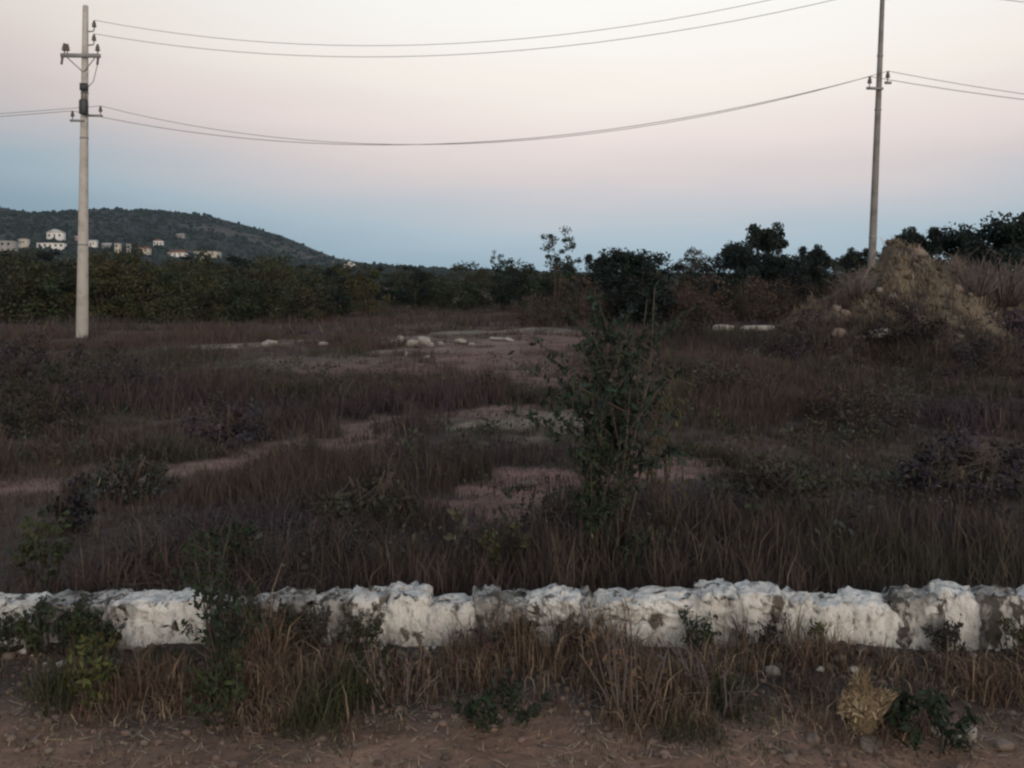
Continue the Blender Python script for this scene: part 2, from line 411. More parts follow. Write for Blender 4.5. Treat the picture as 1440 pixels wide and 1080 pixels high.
# ------------------------------------------------------------------ houses on the foot of the hill
def hill_hit(px, py):
    d = np.arange(260, HD, 2.0)
    z = EYE - (py - HY) / F * d; x = (px - CX) / F * d
    k = np.nonzero(hill_z(x, d) >= z)[0]
    dd = d[k[0]] if len(k) else 600.0
    return (px - CX) / F * dd, dd
def wallmat(n, c):
    return mat_noise(n, tuple(v * 0.86 for v in c), c, 0.6, 0.9, c3=tuple(v * 0.6 for v in c), s3=0.68)
HM = {'white': wallmat('white_render', (0.80, 0.79, 0.77)), 'cream': wallmat('cream_render', (0.56, 0.52, 0.43)),
      'grey': wallmat('bare_block', (0.34, 0.33, 0.31)), 'pink': wallmat('pink_render', (0.52, 0.38, 0.34)),
      'tile': mat_noise('clay_roof', (0.16, 0.075, 0.05), (0.24, 0.12, 0.085), 1.5), 'sheet': mat_noise('sheet_roof', (0.40, 0.40, 0.40), (0.55, 0.55, 0.55), 1.0, 0.5),
      'slab': mat_noise('concrete_slab', (0.40, 0.39, 0.37), (0.52, 0.51, 0.49), 1.0)}
def house(name, px, py, wpx, hpx, wm, roof, rm, label, cat='house', rz=0.0, nwin=3, storeys=1):
    x, d = hill_hit(px, py)
    zb = float(hill_z(np.array([x]), np.array([d]))[0])
    W = wpx * 0.85 / F * d; H = hpx * 0.82 / F * d; D = max(4.5, W * 0.7)
    h = empty(name, (x, d, zb), rz)
    t = 0.3
    b = MB(); b.box((0, 0, H / 2 - 2.0), (W, D, H + 4.0)); obj('wall', b.mesh('wall'), HM[wm], h)
    b = MB()
    if roof == 'flat':
        b.box((0, 0, H + 0.13), (W + 0.5, D + 0.5, 0.26)); r = obj('roof', b.mesh('roof'), HM[rm], h)
        b = MB(); b.box((W * 0.25, D * 0.1, H + 0.26 + 0.6), (1.3, 1.3, 1.2)); obj('water_tank', b.mesh('water_tank'), MT_DARK, r)
    else:
        e = 0.45; rh = W * 0.22
        if roof == 'gable':
            A = [(-W / 2 - e, -D / 2 - e, H - 0.1), (W / 2 + e, -D / 2 - e, H - 0.1), (0, -D / 2 - e, H + rh), (-W / 2 - e, D / 2 + e, H - 0.1), (W / 2 + e, D / 2 + e, H - 0.1), (0, D / 2 + e, H + rh)]
            b.add(A, [(0, 1, 2), (3, 5, 4), (0, 2, 5), (0, 5, 3), (1, 4, 5), (1, 5, 2), (0, 3, 4), (0, 4, 1)])
        else:
            rh = D * 0.22
            A = [(-W / 2 - e, -D / 2 - e, H - 0.1), (-W / 2 - e, D / 2 + e, H - 0.1), (-W / 2 - e, 0, H + rh), (W / 2 + e, -D / 2 - e, H - 0.1), (W / 2 + e, D / 2 + e, H - 0.1), (W / 2 + e, 0, H + rh)]
            b.add(A, [(0, 2, 1), (3, 4, 5), (0, 3, 5), (0, 5, 2), (1, 2, 5), (1, 5, 4), (0, 1, 4), (0, 4, 3)])
        obj('roof', b.mesh('roof'), HM[rm], h)
    for s in range(storeys):
        zc = H * (s + 0.55) / storeys
        for k in range(nwin):
            xx = -W / 2 + W * (k + 0.5) / nwin
            if s == 0 and k == nwin // 2:
                b = MB(); b.box((xx, -D / 2 - 0.01, H / storeys * 0.36), (min(1.2, W / nwin * 0.5), 0.14, H / storeys * 0.72)); obj('door', b.mesh('door'), MT_DOOR, h)
                continue
            ww = min(1.5, W / nwin * 0.5); wh = min(1.4, H / storeys * 0.42)
            b = MB(); b.box((xx, -D / 2 - 0.01, zc), (ww, 0.10, wh)); w = obj('window', b.mesh('window'), MT_GLASS, h)
            b = MB(); b.box((xx, -D / 2 - 0.06, zc - wh / 2 - 0.06), (ww + 0.3, 0.24, 0.12)); obj('sill', b.mesh('sill'), HM[wm], w)
    tag(h, label, cat, 'houses at the foot of the hill')
    return h
HG = 'houses at the foot of the hill'
for a in [
    ('house', 8, 356, 30, 20, 'grey', 'flat', 'slab', 'grey block house with flat slab roof far left of the utility pole'),
    ('house', 34, 355, 12, 22, 'cream', 'flat', 'slab', 'narrow cream house beside the grey block house on the hill foot'),
    ('house', 79, 337, 24, 12, 'white', 'gable', 'sheet', 'large white house with pale gabled roof on the hill foot'),
    ('house', 73, 349, 40, 8, 'white', 'flat', 'slab', 'long low white house below the large gabled one'),
    ('house', 130, 347, 14, 9, 'white', 'eaves', 'sheet', 'small bright white house just beyond the utility pole'),
    ('house', 166, 356, 7, 16, 'cream', 'flat', 'slab', 'slim cream tower-like house in the row of three'),
    ('house', 181, 357, 6, 16, 'grey', 'flat', 'slab', 'slim grey house in the row of three'),
    ('house', 203, 357, 18, 9, 'cream', 'eaves', 'tile', 'cream house with clay tiled roof beside the white gabled cottage'),
    ('house', 223, 347, 14, 10, 'white', 'gable', 'tile', 'white gabled cottage with clay roof on the slope'),
    ('house', 250, 361, 26, 7, 'white', 'eaves', 'tile', 'wide white house with clay roof below the gabled cottage'),
    ('house', 292, 360, 36, 7, 'cream', 'flat', 'slab', 'long low cream building at the right end of the village'),
    ('house', 254, 335, 12, 7, 'grey', 'flat', 'slab', 'grey block house highest on the slope above the village'),
    ('house', 281, 367, 10, 7, 'white', 'flat', 'slab', 'small white hut below the long cream building'),
    ('house', 112, 339, 12, 8, 'pink', 'flat', 'slab', 'pinkish house half hidden behind the utility pole'),
    ('house', 150, 350, 12, 7, 'grey', 'eaves', 'sheet', 'low grey house with sheet roof beside the small bright white one'),
    ('house', 492, 380, 18, 11, 'white', 'gable', 'sheet', 'lone white house showing above the bushes past the end of the hill')]:
    nw = 5 if a[3] > 30 else (3 if a[3] > 10 else 1)
    house(*a, rz=float(rng.uniform(-0.3, 0.3)), nwin=nw, storeys=2 if a[4] >= 14 else 1)

# ------------------------------------------------------------------ plant builders
def leaf_tris(P, size, asp, c, up=0.0):
    """random oriented rhombic leaves, two triangles each"""
    n = len(P)
    d = rng.normal(size=(n, 3)); d[:, 2] += up; d /= np.linalg.norm(d, axis=1, keepdims=True)
    e = np.cross(d, rng.normal(size=(n, 3))); e /= np.linalg.norm(e, axis=1, keepdims=True)
    L = (np.asarray(size) * (0.6 + 0.8 * rng.random(n)))[:, None]
    a = P - d * L * 0.5; b = P + d * L * 0.5; w = e * L * asp * 0.5
    V = np.stack([a, P + w, b, P - w], 1).reshape(-1, 3)
    k = 4 * np.arange(n)[:, None]
    T = np.concatenate([k + np.array([[0, 1, 2]]), k + np.array([[0, 2, 3]])])
    return V, T, np.repeat(c, 4, 0)
def tint_rand(base, n, v=0.45, h=0.18):
    return np.array(base)[None] * (1 - v + 2 * v * rng.random((n, 1))) * (1 + h * (rng.random((n, 3)) - 0.5) * 2)

def tree_parts(H, rad, base, nclump, nleaf, leaf, colr, shape='round', trunks=1, gap=0.35, up=0.0, tr=0.07):
    """crown and trunk meshes of a tree H metres tall; shape gives the envelope of the crown"""
    cz = (H + base) / 2; hz = (H - base) / 2
    C = []
    while len(C) < nclump:
        p = rng.uniform(-1, 1, 3)
        if shape == 'round': ok = np.linalg.norm(p) < 1 and np.linalg.norm(p) > gap
        elif shape == 'cone': ok = math.hypot(p[0], p[1]) < (1 - (p[2] + 1) / 2) * 0.95 + 0.08
        elif shape == 'vase': ok = math.hypot(p[0], p[1]) < 0.25 + 0.75 * ((p[2] + 1) / 2) ** 0.7 and np.linalg.norm(p * (0.8, 0.8, 1)) < 1.05
        else: ok = math.hypot(p[0], p[1]) < 1 - 0.5 * ((p[2] + 1) / 2) ** 2          # mound
        if ok: C.append(p)
    C = np.array(C) * np.array((rad, rad, hz)) * (0.85 + 0.3 * rng.random((nclump, 1))) + np.array((0, 0, cz))
    C[:, 2] = np.clip(C[:, 2], base * 0.6 + 0.05, H * 1.05)
    cr = rad * rng.uniform(0.16, 0.36, nclump)
    idx = rng.integers(0, nclump, nleaf)
    off = rng.normal(size=(nleaf, 3)); off /= np.linalg.norm(off, axis=1, keepdims=True)
    off *= (cr[idx] * rng.random(nleaf) ** 0.5)[:, None] * np.array((1, 1, 0.8))
    P = C[idx] + off; P[:, 2] = np.maximum(P[:, 2], 0.05)
    ct = tint_rand(colr, nclump, 0.35, 0.12)[idx] * (0.7 + 0.6 * rng.random((nleaf, 1)))
    cm = MB(); cm.add(*leaf_tris(P, leaf, 0.55, ct, up))
    tm = MB()
    for k in range(trunks):
        a = rng.uniform(0, 6.28); l = 0.0 if trunks == 1 else rad * 0.35
        q = [(0.06 * k, 0, -0.15)]; hh = max(base, 0.25) + (H - base) * 0.35
        for s in (0.35, 0.7, 1.0):
            q.append((math.cos(a) * l * s + rng.normal() * 0.03 * H / 4, math.sin(a) * l * s + rng.normal() * 0.03 * H / 4, hh * s))
        r0 = tr * (1.0 if trunks == 1 else 0.55)
        tm.tube(q, [r0, r0 * 0.85, r0 * 0.7, r0 * 0.5], 6)
        nb = 9 if trunks == 1 else 4
        for j in rng.choice(nclump, min(nb, nclump), replace=False):
            s0 = Vector(q[2]).lerp(Vector(q[3]), rng.random()); e0 = Vector(C[j]); m0 = s0.lerp(e0, 0.5) + Vector(rng.normal(size=3) * 0.08 * rad) - Vector((0, 0, 0.05))
            tm.tube([s0, m0, e0], [r0 * 0.4, r0 * 0.25, r0 * 0.08], 5)
    return cm.mesh('crown'), tm.mesh('trunk', True)
def make_tree(name, parts, loc, rz, s, label, cat, group, crown='crown', trunk='trunk'):
    e = empty(name, loc, rz); e.scale = s if hasattr(s, '__len__') else (s, s, s)
    obj(trunk, parts[1], MT_BARK, e); obj(crown, parts[0], MT_LEAF, e)
    return tag(e, label, cat, group)

GREEN = (0.034, 0.044, 0.024); DARKG = (0.019, 0.027, 0.022); OLIVE = (0.058, 0.056, 0.030); BROWN = (0.075, 0.056, 0.044)
# ------------------------------------------------------------------ thicket across the field
bush_var = [tree_parts(3.2, 1.7, 0.3, 46, 3600, 0.15, GREEN, 'mound', 4),
            tree_parts(3.2, 1.5, 0.25, 40, 3400, 0.15, OLIVE, 'mound', 5),
            tree_parts(3.2, 1.35, 0.4, 40, 3400, 0.14, DARKG, 'round', 3),
            tree_parts(3.2, 1.9, 0.2, 50, 3600, 0.15, (0.05, 0.05, 0.03), 'mound', 5)]
spots = []
for row, (d0, n, a0, a1) in enumerate([(41, 17, -70, 480), (47, 15, -90, 520), (55, 17, -60, 800), (64, 24, -90, 1250), (76, 27, -70, 1300)]):
    for k in range(n):
        px = a0 + (a1 - a0) * (k + 0.5 + rng.uniform(-0.35, 0.35)) / n
        d = d0 + rng.uniform(-2.5, 2.5)
        toppy = np.interp(px, [-100, 0, 100, 150, 200, 300, 420, 480, 560, 640, 700, 760, 860, 1000, 1250], [350, 352, 356, 350, 356, 358, 364, 368, 374, 372, 364, 362, 360, 358, 356]) + rng.uniform(-2, 18) - (row == 4) * 3
        h = EYE + (HY - toppy) / F * d
        spots.append((px, d, h, int(rng.choice([0, 1, 2, 3])) if px < 800 else 2, row))
kinds = [('green_bush', 'mid green bush'), ('olive_bush', 'olive yellowish bush'), ('dark_bush', 'blackish green rounded bush'), ('broad_bush', 'broad brownish green bush')]
rows = ['at the front of', 'just behind the front of', 'in the middle of', 'towards the back of', 'at the far back of']
zones = [(60, 'below the grey block house'), (150, 'around the upright pole'), (240, 'below the white gabled cottage'), (340, 'below the long cream building'), (470, 'below the hill end'),
         (620, 'past the lone white house'), (790, 'left of the feathery tree'), (960, 'by the black-green tree'), (1110, 'by the tallest dark tree'), (9999, 'by the leaning pole')]
for px, d, h, v, row in spots:
    x = (px - CX) / F * d
    zn = next(z for lim, z in zones if px < lim)
    make_tree(kinds[v][0], bush_var[v], (x, d, float(gz(x, d)) - 0.05), rng.uniform(0, 6.28), (h / 3.2 * rng.uniform(0.95, 1.35), h / 3.2 * 1.1, h / 3.2),
              f'{kinds[v][1]} {rows[row]} the thicket, {zn}', 'bush', 'bushes of the thicket across the field', 'foliage', 'stem')

# ------------------------------------------------------------------ single trees
def tree_at(name, px, top, d, parts, H, label, sx=1.0, group='trees standing along the back of the field'):
    x = (px - CX) / F * d; h = EYE + (HY - top) / F * d
    return make_tree(name, parts, (x, d, float(gz(x, d)) - 0.05), rng.uniform(0, 6.28), (h / H * sx, h / H * sx, h / H), label, 'tree', group)
t_dense = tree_parts(4.6, 1.6, 0.5, 90, 14000, 0.17, DARKG, 'round', 1, 0.0, tr=0.12)
t_dense2 = tree_parts(4.6, 1.8, 0.3, 96, 15000, 0.17, (0.022, 0.032, 0.028), 'mound', 2, tr=0.12)
t_sparse = tree_parts(4.6, 0.95, 1.9, 22, 1300, 0.12, (0.045, 0.06, 0.045), 'vase', 2, 0.1, 0.4, tr=0.08)
t_cone = tree_parts(4.6, 1.0, 0.4, 56, 6500, 0.13, DARKG, 'cone', 1, tr=0.1)
t_pale = tree_parts(4.6, 1.4, 1.0, 40, 2600, 0.14, (0.055, 0.06, 0.052), 'round', 1, 0.2, tr=0.1)
tree_at('feathery_tree', 782, 320, 44, t_sparse, 4.6, 'open feathery tree standing up out of the low bushes', 1.1)
tree_at('dark_tree', 893, 348, 37, t_dense2, 4.6, 'low black-green tree with dense crown reaching the ground', 1.25)
tree_at('slender_tree', 905, 338, 52, t_cone, 4.6, 'thin pointed tree rising just behind the low black-green tree', 0.55)
tree_at('dark_tree', 842, 356, 46, t_dense, 4.6, 'small dark tree between the feathery tree and the black-green one', 0.9)
tree_at('pale_tree', 975, 344, 74, t_pale, 4.6, 'pale greyish tree far off between two dark clumps', 0.9)
tree_at('pale_tree', 700, 352, 70, t_sparse, 4.6, 'thin pale sapling above the low bushes left of the feathery tree', 0.7)
tree_at('dark_tree', 1072, 316, 50, t_dense, 4.6, 'tallest dark tree with pointed crown left of the earth mound', 0.85)
tree_at('dark_tree', 1040, 340, 47, t_dense2, 4.6, 'dark spreading tree at the foot of the tallest one', 1.05)
tree_at('slender_tree', 1093, 318, 53, t_cone, 4.6, 'narrow dark tree touching the tallest one', 0.7)
tree_at('dark_tree', 1102, 356, 46, t_dense2, 4.6, 'low dark tree filling the gap beside the tallest one', 1.0)
tree_at('round_tree', 1143, 346, 54, t_dense, 4.6, 'small round dark tree midway between tallest tree and leaning pole', 0.85)
tree_at('slender_tree', 1176, 358, 60, t_pale, 4.6, 'faint grey tree beside the small round one', 0.6)
tree_at('round_tree', 1206, 350, 47, t_dense, 4.6, 'round dark tree right against the leaning pole', 0.72)
tree_at('dark_tree', 1290, 319, 36, t_dense, 4.6, 'dark tree behind the crest of the earth mound', 0.95)
tree_at('dark_tree', 1338, 318, 37, t_dense2, 4.6, 'broad dark tree behind the right shoulder of the earth mound', 1.0)
tree_at('dark_tree', 1412, 306, 30, t_dense2, 4.6, 'large dark tree beyond the right flank of the earth mound', 1.15)
tree_at('dark_tree', 1475, 300, 31, t_dense, 4.6, 'large round dark tree at the very end of the tree row', 1.2)
tree_at('dark_tree', 1380, 345, 40, t_dense, 4.6, 'smaller dark tree between the two big ones behind the mound', 0.9)
# dry reddish scrub in front of the right hand trees
dry_var = [tree_parts(1.6, 1.2, 0.15, 30, 1600, 0.09, BROWN, 'mound', 6), tree_parts(1.6, 1.4, 0.15, 30, 1600, 0.09, (0.062, 0.050, 0.036), 'mound', 6),
           tree_parts(1.6, 1.3, 0.15, 30, 1600, 0.09, (0.070, 0.045, 0.040), 'mound', 6)]
for k in range(44):
    px = rng.uniform(740, 1250); d = rng.uniform(36, 46); h = rng.uniform(0.9, 2.0)
    v = int(rng.integers(0, 3)); x = (px - CX) / F * d
    make_tree('dry_bush', dry_var[v], (x, d, float(gz(x, d)) - 0.03), rng.uniform(0, 6.28), h / 1.6,
              ['brown', 'dull olive', 'reddish'][v] + (' tall' if h > 1.45 else ' low') + ' dry bush in the scrub ' + next(z for lim, z in ((830, 'under the feathery tree'), (960, 'under the black-green tree'), (1030, 'before the pale greyish tree'), (1120, 'before the tallest dark tree'), (9999, 'left of the mound')) if px < lim), 'bush', 'dry scrub in front of the trees', 'foliage', 'stem')

# ------------------------------------------------------------------ earth mound
MX, MY = 8.75, 19.6
def mound_h(x, y):
    u = x - MX; v = y - MY
    wob = (fbm(x * 0.7 + 3, y * 0.7 + 9, 4) - 0.5)
    a = 2.85 * np.exp(-((u / np.where(u < 0, 2.0, 1.8)) ** 2 + (v / 1.8) ** 2) ** 0.85)
    b = 1.95 * np.exp(-(((u - 2.2) / 1.55) ** 2 + ((v + 0.2) / 1.5) ** 2))
    c_ = 0.9 * np.exp(-(((u + 2.0) / 1.3) ** 2 + ((v + 0.4) / 1.3) ** 2))
    d_ = 0.6 * np.exp(-(((u - 4.2) / 1.8) ** 2 + (v / 1.6) ** 2))
    z = np.maximum(a, b) + 0.45 * c_ + 0.5 * d_
    lump = (fbm(x * 2.4 + 13, y * 2.4 + 2, 4) - 0.5) * 0.55 + np.abs(fbm(x * 1.3 + 60, y * 1.3 + 7, 3) - 0.5) * -0.5
    return z * (1 + wob * 0.5) + (wob * 0.25 + lump) * np.clip(z, 0, 1) - 0.10
mx = np.linspace(MX - 5, MX + 8.5, 150); my = np.linspace(MY - 4.5, MY + 4.5, 100)
QX, QY = np.meshgrid(mx, my); QZ = mound_h(QX, QY) + gz(QX, QY)
mc = np.array((0.15, 0.125, 0.094)) * (0.6 + 0.8 * fbm(QX * 1.6, QY * 1.6, 4)[..., None])
V = np.stack([QX, QY, QZ], -1).reshape(-1, 3); a_, b_ = QX.shape
i = (np.arange(a_ - 1)[:, None] * b_ + np.arange(b_ - 1)[None]).ravel()
T = np.concatenate([np.stack([i, i + 1, i + b_ + 1], 1), np.stack([i, i + b_ + 1, i + b_], 1)])
o = obj('earth_mound', tri_mesh('earth_mound', V, T, mc.reshape(-1, 3), True), MT_GROUND)
tag(o, 'tall heap of earth overgrown with dry grass below the leaning pole', 'earth mound')
def surf(x, y):
    inside = (np.abs(x - MX - 1.75) < 6.7) & (np.abs(y - MY) < 4.45)
    return gz(x, y) + np.where(inside, np.maximum(mound_h(x, y), 0), 0)

# ------------------------------------------------------------------ grass
def blades(P, h, w, c, lean=0.5, segs=2):
    n = len(P)
    az = rng.uniform(0, 2 * math.pi, n); ln = np.minimum(lean * rng.random(n) ** 0.7, 2.2) * h
    dirv = np.stack([np.cos(az), np.sin(az), np.zeros(n)], 1)
    fa = rng.uniform(0, 2 * math.pi, n); s = np.stack([np.cos(fa), np.sin(fa), np.zeros(n)], 1) * (w / 2)[:, None]
    up = np.array((0, 0, 1.0))
    tip = P + dirv * ln[:, None] + up * (h * np.maximum(0.25, 1 - 0.35 * ln / np.maximum(h, 1e-6)))[:, None]
    if segs == 1:
        V = np.stack([P - s, P + s, tip], 1).reshape(-1, 3); T = np.arange(3 * n).reshape(-1, 3)
        return V, T, np.repeat(c, 3, 0)
    mid = P + dirv * (ln * 0.3)[:, None] + up * (h * 0.58)[:, None]
    V = np.stack([P - s, P + s, mid + s * 0.75, mid - s * 0.75, tip], 1).reshape(-1, 3)
    k = 5 * np.arange(n)[:, None]
    T = np.concatenate([k + np.array([[0, 1, 2]]), k + np.array([[0, 2, 3]]), k + np.array([[3, 2, 4]])])
    return V, T, np.repeat(c, 5, 0)
def grass_col(x, y, n):
    a = fbm(x * 0.33 + 11, y * 0.33 + 50, 3)[:, None]; b = fbm(x * 0.8 + 90, y * 0.8 + 20, 3)[:, None]
    base = np.array((0.086, 0.074, 0.066)); mauve = np.array((0.080, 0.064, 0.072)); ol = np.array((0.070, 0.073, 0.046)); red = np.array((0.108, 0.076, 0.068))
    wm = sstep(0.5, 0.62, a); wo_ = sstep(0.52, 0.64, b); wr = sstep(0.46, 0.36, a) * 0.6
    c = base * (1 - wm) + mauve * wm; c = c * (1 - wo_ * 0.7) + ol * wo_ * 0.7; c = c * (1 - wr) + red * wr
    straw = (rng.random((n, 1)) < 0.10)
    c = np.where(straw, np.array((0.16, 0.13, 0.09)), c)
    return c * np.array((0.86, 0.81, 0.83)) * (0.55 + 0.9 * rng.random((n, 1)))
def field(y0, y1, ntuft, per, hscale, wscale, segs):
    y = np.sqrt(rng.random(ntuft) * (y1 ** 2 - y0 ** 2) + y0 ** 2)
    x = (rng.random(ntuft) * 2 - 1) * (0.72 * y + 1.5)
    m, _ = bare_mask(x, y)
    dn = fbm(x * 0.55 + 5, y * 0.55 + 60, 4)
    keep = rng.random(ntuft) < (1 - 0.93 * m) * (0.6 + 0.4 * sstep(0.36, 0.55, dn))
    x, y, dn, m = x[keep], y[keep], dn[keep], m[keep]
    hh = hscale * (0.35 + 1.1 * sstep(0.35, 0.7, dn)) * (0.6 + 0.8 * rng.random(len(x))) * (1 - 0.6 * m)
    bx = np.repeat(x, per); by = np.repeat(y, per); bh = np.repeat(hh, per)
    n = len(bx); rr = 0.11 * np.sqrt(rng.random(n)) * np.maximum(1, by / 14); an = rng.uniform(0, 6.28, n)
    bx = bx + rr * np.cos(an); by = by + rr * np.sin(an)
    bh = bh * (0.45 + 0.75 * rng.random(n))
    P = np.stack([bx, by, surf(bx, by) - 0.02], 1)
    w = wscale * (0.6 + 0.8 * rng.random(n))
    return blades(P, bh, w, grass_col(bx, by, n), 0.45 + 1.5 * sstep(0.5, 0.68, fbm(bx * 0.7 + 15, by * 0.7 + 88, 3)), segs)
fm = MB()
fm.add(*field(4.45, 9.0, 6200, 22, 0.22, 0.006, 2))
fm.add(*field(8.5, 17, 10500, 18, 0.25, 0.010, 2))
fm.add(*field(16, 30, 12000, 14, 0.28, 0.019, 1))
fm.add(*field(29, 60, 9000, 12, 0.34, 0.042, 1))
# broad-leaved weeds mixed into the grass, in drifts
n = 2600; y = np.sqrt(rng.random(n) * (20 ** 2 - 4.7 ** 2) + 4.7 ** 2); x = (rng.random(n) * 2 - 1) * (0.72 * y + 1.5)
m_, _ = bare_mask(x, y); keep = rng.random(n) < (1 - m_) * sstep(0.42, 0.6, fbm(x * 0.45 + 70, y * 0.45 + 12, 3)); x, y = x[keep], y[keep]; per = 34
bx = np.repeat(x, per); by = np.repeat(y, per); n = len(bx); hh = np.repeat(0.12 + 0.28 * rng.random(len(x)) ** 1.5, per); rr = np.repeat(0.06 + 0.12 * rng.random(len(x)), per)
an = rng.uniform(0, 6.28, n); q = np.sqrt(rng.random(n)); bx = bx + rr * q * np.cos(an); by = np.maximum(by + rr * q * np.sin(an), 4.6)
wc = np.repeat(tint_rand((0.058, 0.060, 0.044), len(x), 0.35, 0.2), per, 0) * (0.6 + 0.8 * rng.random((n, 1)))
fm.add(*leaf_tris(np.stack([bx, by, surf(bx, by) + hh * rng.random(n)], 1), 0.02 + 0.045 * rng.random(n), 0.45, wc, 0.5))
# seed heads on bent stalks
n = 9000; y = np.sqrt(rng.random(n) * (18 ** 2 - 4.7 ** 2) + 4.7 ** 2); x = (rng.random(n) * 2 - 1) * (0.72 * y + 1.5); m_, _ = bare_mask(x, y)
keep = rng.random(n) < (1 - m_) * sstep(0.4, 0.6, fbm(x * 0.6 + 31, y * 0.6 + 44, 3)); x, y = x[keep], y[keep]; n = len(x); z0 = surf(x, y)
h_ = 0.22 + 0.3 * rng.random(n); cc = tint_rand((0.125, 0.105, 0.082), n, 0.45)
fm.add(*leaf_tris(np.stack([x, y, z0 + h_], 1), 0.022 + 0.02 * rng.random(n), 0.22, cc * 0.8, 2.0))
a_s = rng.uniform(0, 6.28, n); P0 = np.stack([x + 0.12 * np.cos(a_s), y + 0.12 * np.sin(a_s), z0], 1); P1 = np.stack([x, y, z0 + h_], 1); sv = np.stack([np.sin(a_s), -np.cos(a_s), np.zeros(n)], 1) * 0.0025
sv[:, 0] += 0.0015
fm.add(np.stack([P0 - sv, P0 + sv, P1], 1).reshape(-1, 3), np.arange(3 * n).reshape(-1, 3), np.repeat(cc * 0.8, 3, 0))
n = 46000; y = np.sqrt(rng.random(n) * (16 ** 2 - 4.6 ** 2) + 4.6 ** 2); x = (rng.random(n) * 2 - 1) * (0.72 * y + 1.5)
fm.add(*blades(np.stack([x, y, surf(x, y) - 0.005], 1), 0.04 + 0.07 * rng.random(n), 0.006 + 0.006 * rng.random(n), grass_col(x, y, n) * 1.15, 2.2, 1))
o = obj('field_grass', fm.mesh('field_grass'), MT_GRASS); tag(o, 'dark dry grass and weeds covering the field', 'grass', kind='stuff')
# verge in front of the wall
vm = MB()
n = 7400
y = rng.uniform(2.5, 4.06, n); x = (rng.random(n) * 2 - 1) * 4.2
band = sstep(3.30, 3.60, y + (fbm(x * 1.6 + 7, y * 1.6, 3) - 0.5) * 0.5) * (0.25 + 0.75 * sstep(0.38, 0.55, fbm(x * 1.3, y * 1.3 + 33, 3)))
band = np.maximum(band, 0.75 * sstep(3.75, 3.95, y))
keep = rng.random(n) < 0.14 + 0.86 * band
x, y, band = x[keep], y[keep], band[keep]; per = 16
hh = (0.035 + 0.13 * band) * (0.5 + rng.random(len(x))); hh *= 1 + (-0.75 + 1.7 * sstep(0.42, 0.66, fbm(x * 2.6 + 8, y * 0.3 + 51, 3))) * sstep(3.75, 3.98, y)
bx = np.repeat(x, per); by = np.repeat(y, per); bh = np.repeat(hh, per) * (0.4 + 0.8 * rng.random(len(x) * per)); n = len(bx)
an = rng.uniform(0, 6.28, n); rr = 0.07 * np.sqrt(rng.random(n)); bx += rr * np.cos(an); by = np.minimum(by + rr * np.sin(an), 4.08)
cc = np.where(rng.random((n, 1)) < 0.22, np.array((0.24, 0.185, 0.125)), np.array((0.125, 0.085, 0.064)))
gsel = (fbm(bx * 1.1 + 77, by * 1.1, 3) > 0.57)[:, None]
cc = np.where(gsel, np.array((0.06, 0.062, 0.034)), cc) * (0.55 + 0.9 * rng.random((n, 1)))
vm.add(*blades(np.stack([bx, by, gz(bx, by) - 0.01], 1), bh, 0.0045 * (0.6 + 0.9 * rng.random(n)), cc, 1.0, 2))
# lying straw on the trodden soil
n = 5000; y = rng.uniform(2.4, 3.7, n); x = (rng.random(n) * 2 - 1) * 3.6
L = rng.uniform(0.02, 0.09, n); a = rng.uniform(0, 3.14, n); z = gz(x, y) + 0.006
dv = np.stack([np.cos(a) * L, np.sin(a) * L, rng.uniform(-0.003, 0.012, n)], 1); sv = np.stack([-np.sin(a), np.cos(a), np.zeros(n)], 1) * 0.0022
P = np.stack([x, y, z], 1); V = np.stack([P - sv, P + sv, P + dv + sv * 0.5], 1).reshape(-1, 3)
cc = tint_rand((0.30, 0.23, 0.165), n, 0.6)
vm.add(V, np.arange(3 * n).reshape(-1, 3), np.repeat(cc, 3, 0))
o = obj('verge_grass', vm.mesh('verge_grass'), MT_GRASS); tag(o, 'brown dry grass on the verge in front of the wall', 'grass', kind='stuff')
# mound grass: tan on the crest, greyer to the right flank
n = 3600; x = MX + rng.uniform(-3.4, 6, n); y = MY + rng.uniform(-3.2, 1.5, n); mh = mound_h(x, y)
keep = (mh > 0.2) & (rng.random(n) < 0.06 + 0.94 * sstep(0.46, 0.58, fbm(x * 1.5, y * 1.5, 3))); x, y, mh = x[keep], y[keep], mh[keep]; per = 18
bx = np.repeat(x, per); by = np.repeat(y, per); n = len(bx); an = rng.uniform(0, 6.28, n); rr = 0.16 * np.sqrt(rng.random(n))
bx += rr * np.cos(an); by += rr * np.sin(an); bh = np.repeat(0.10 + 0.24 * rng.random(len(x)), per) * (0.4 + 0.8 * rng.random(n))
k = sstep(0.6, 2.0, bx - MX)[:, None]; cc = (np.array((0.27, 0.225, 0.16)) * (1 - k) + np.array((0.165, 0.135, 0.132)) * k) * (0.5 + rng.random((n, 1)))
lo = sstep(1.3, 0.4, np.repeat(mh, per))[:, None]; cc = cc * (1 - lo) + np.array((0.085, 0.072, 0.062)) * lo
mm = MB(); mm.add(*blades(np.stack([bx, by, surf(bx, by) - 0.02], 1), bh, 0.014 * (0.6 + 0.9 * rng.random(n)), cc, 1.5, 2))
o = obj('mound_grass', mm.mesh('mound_grass'), MT_GRASS); tag(o, 'tan and grey dry grass growing over the earth mound', 'grass', kind='stuff')

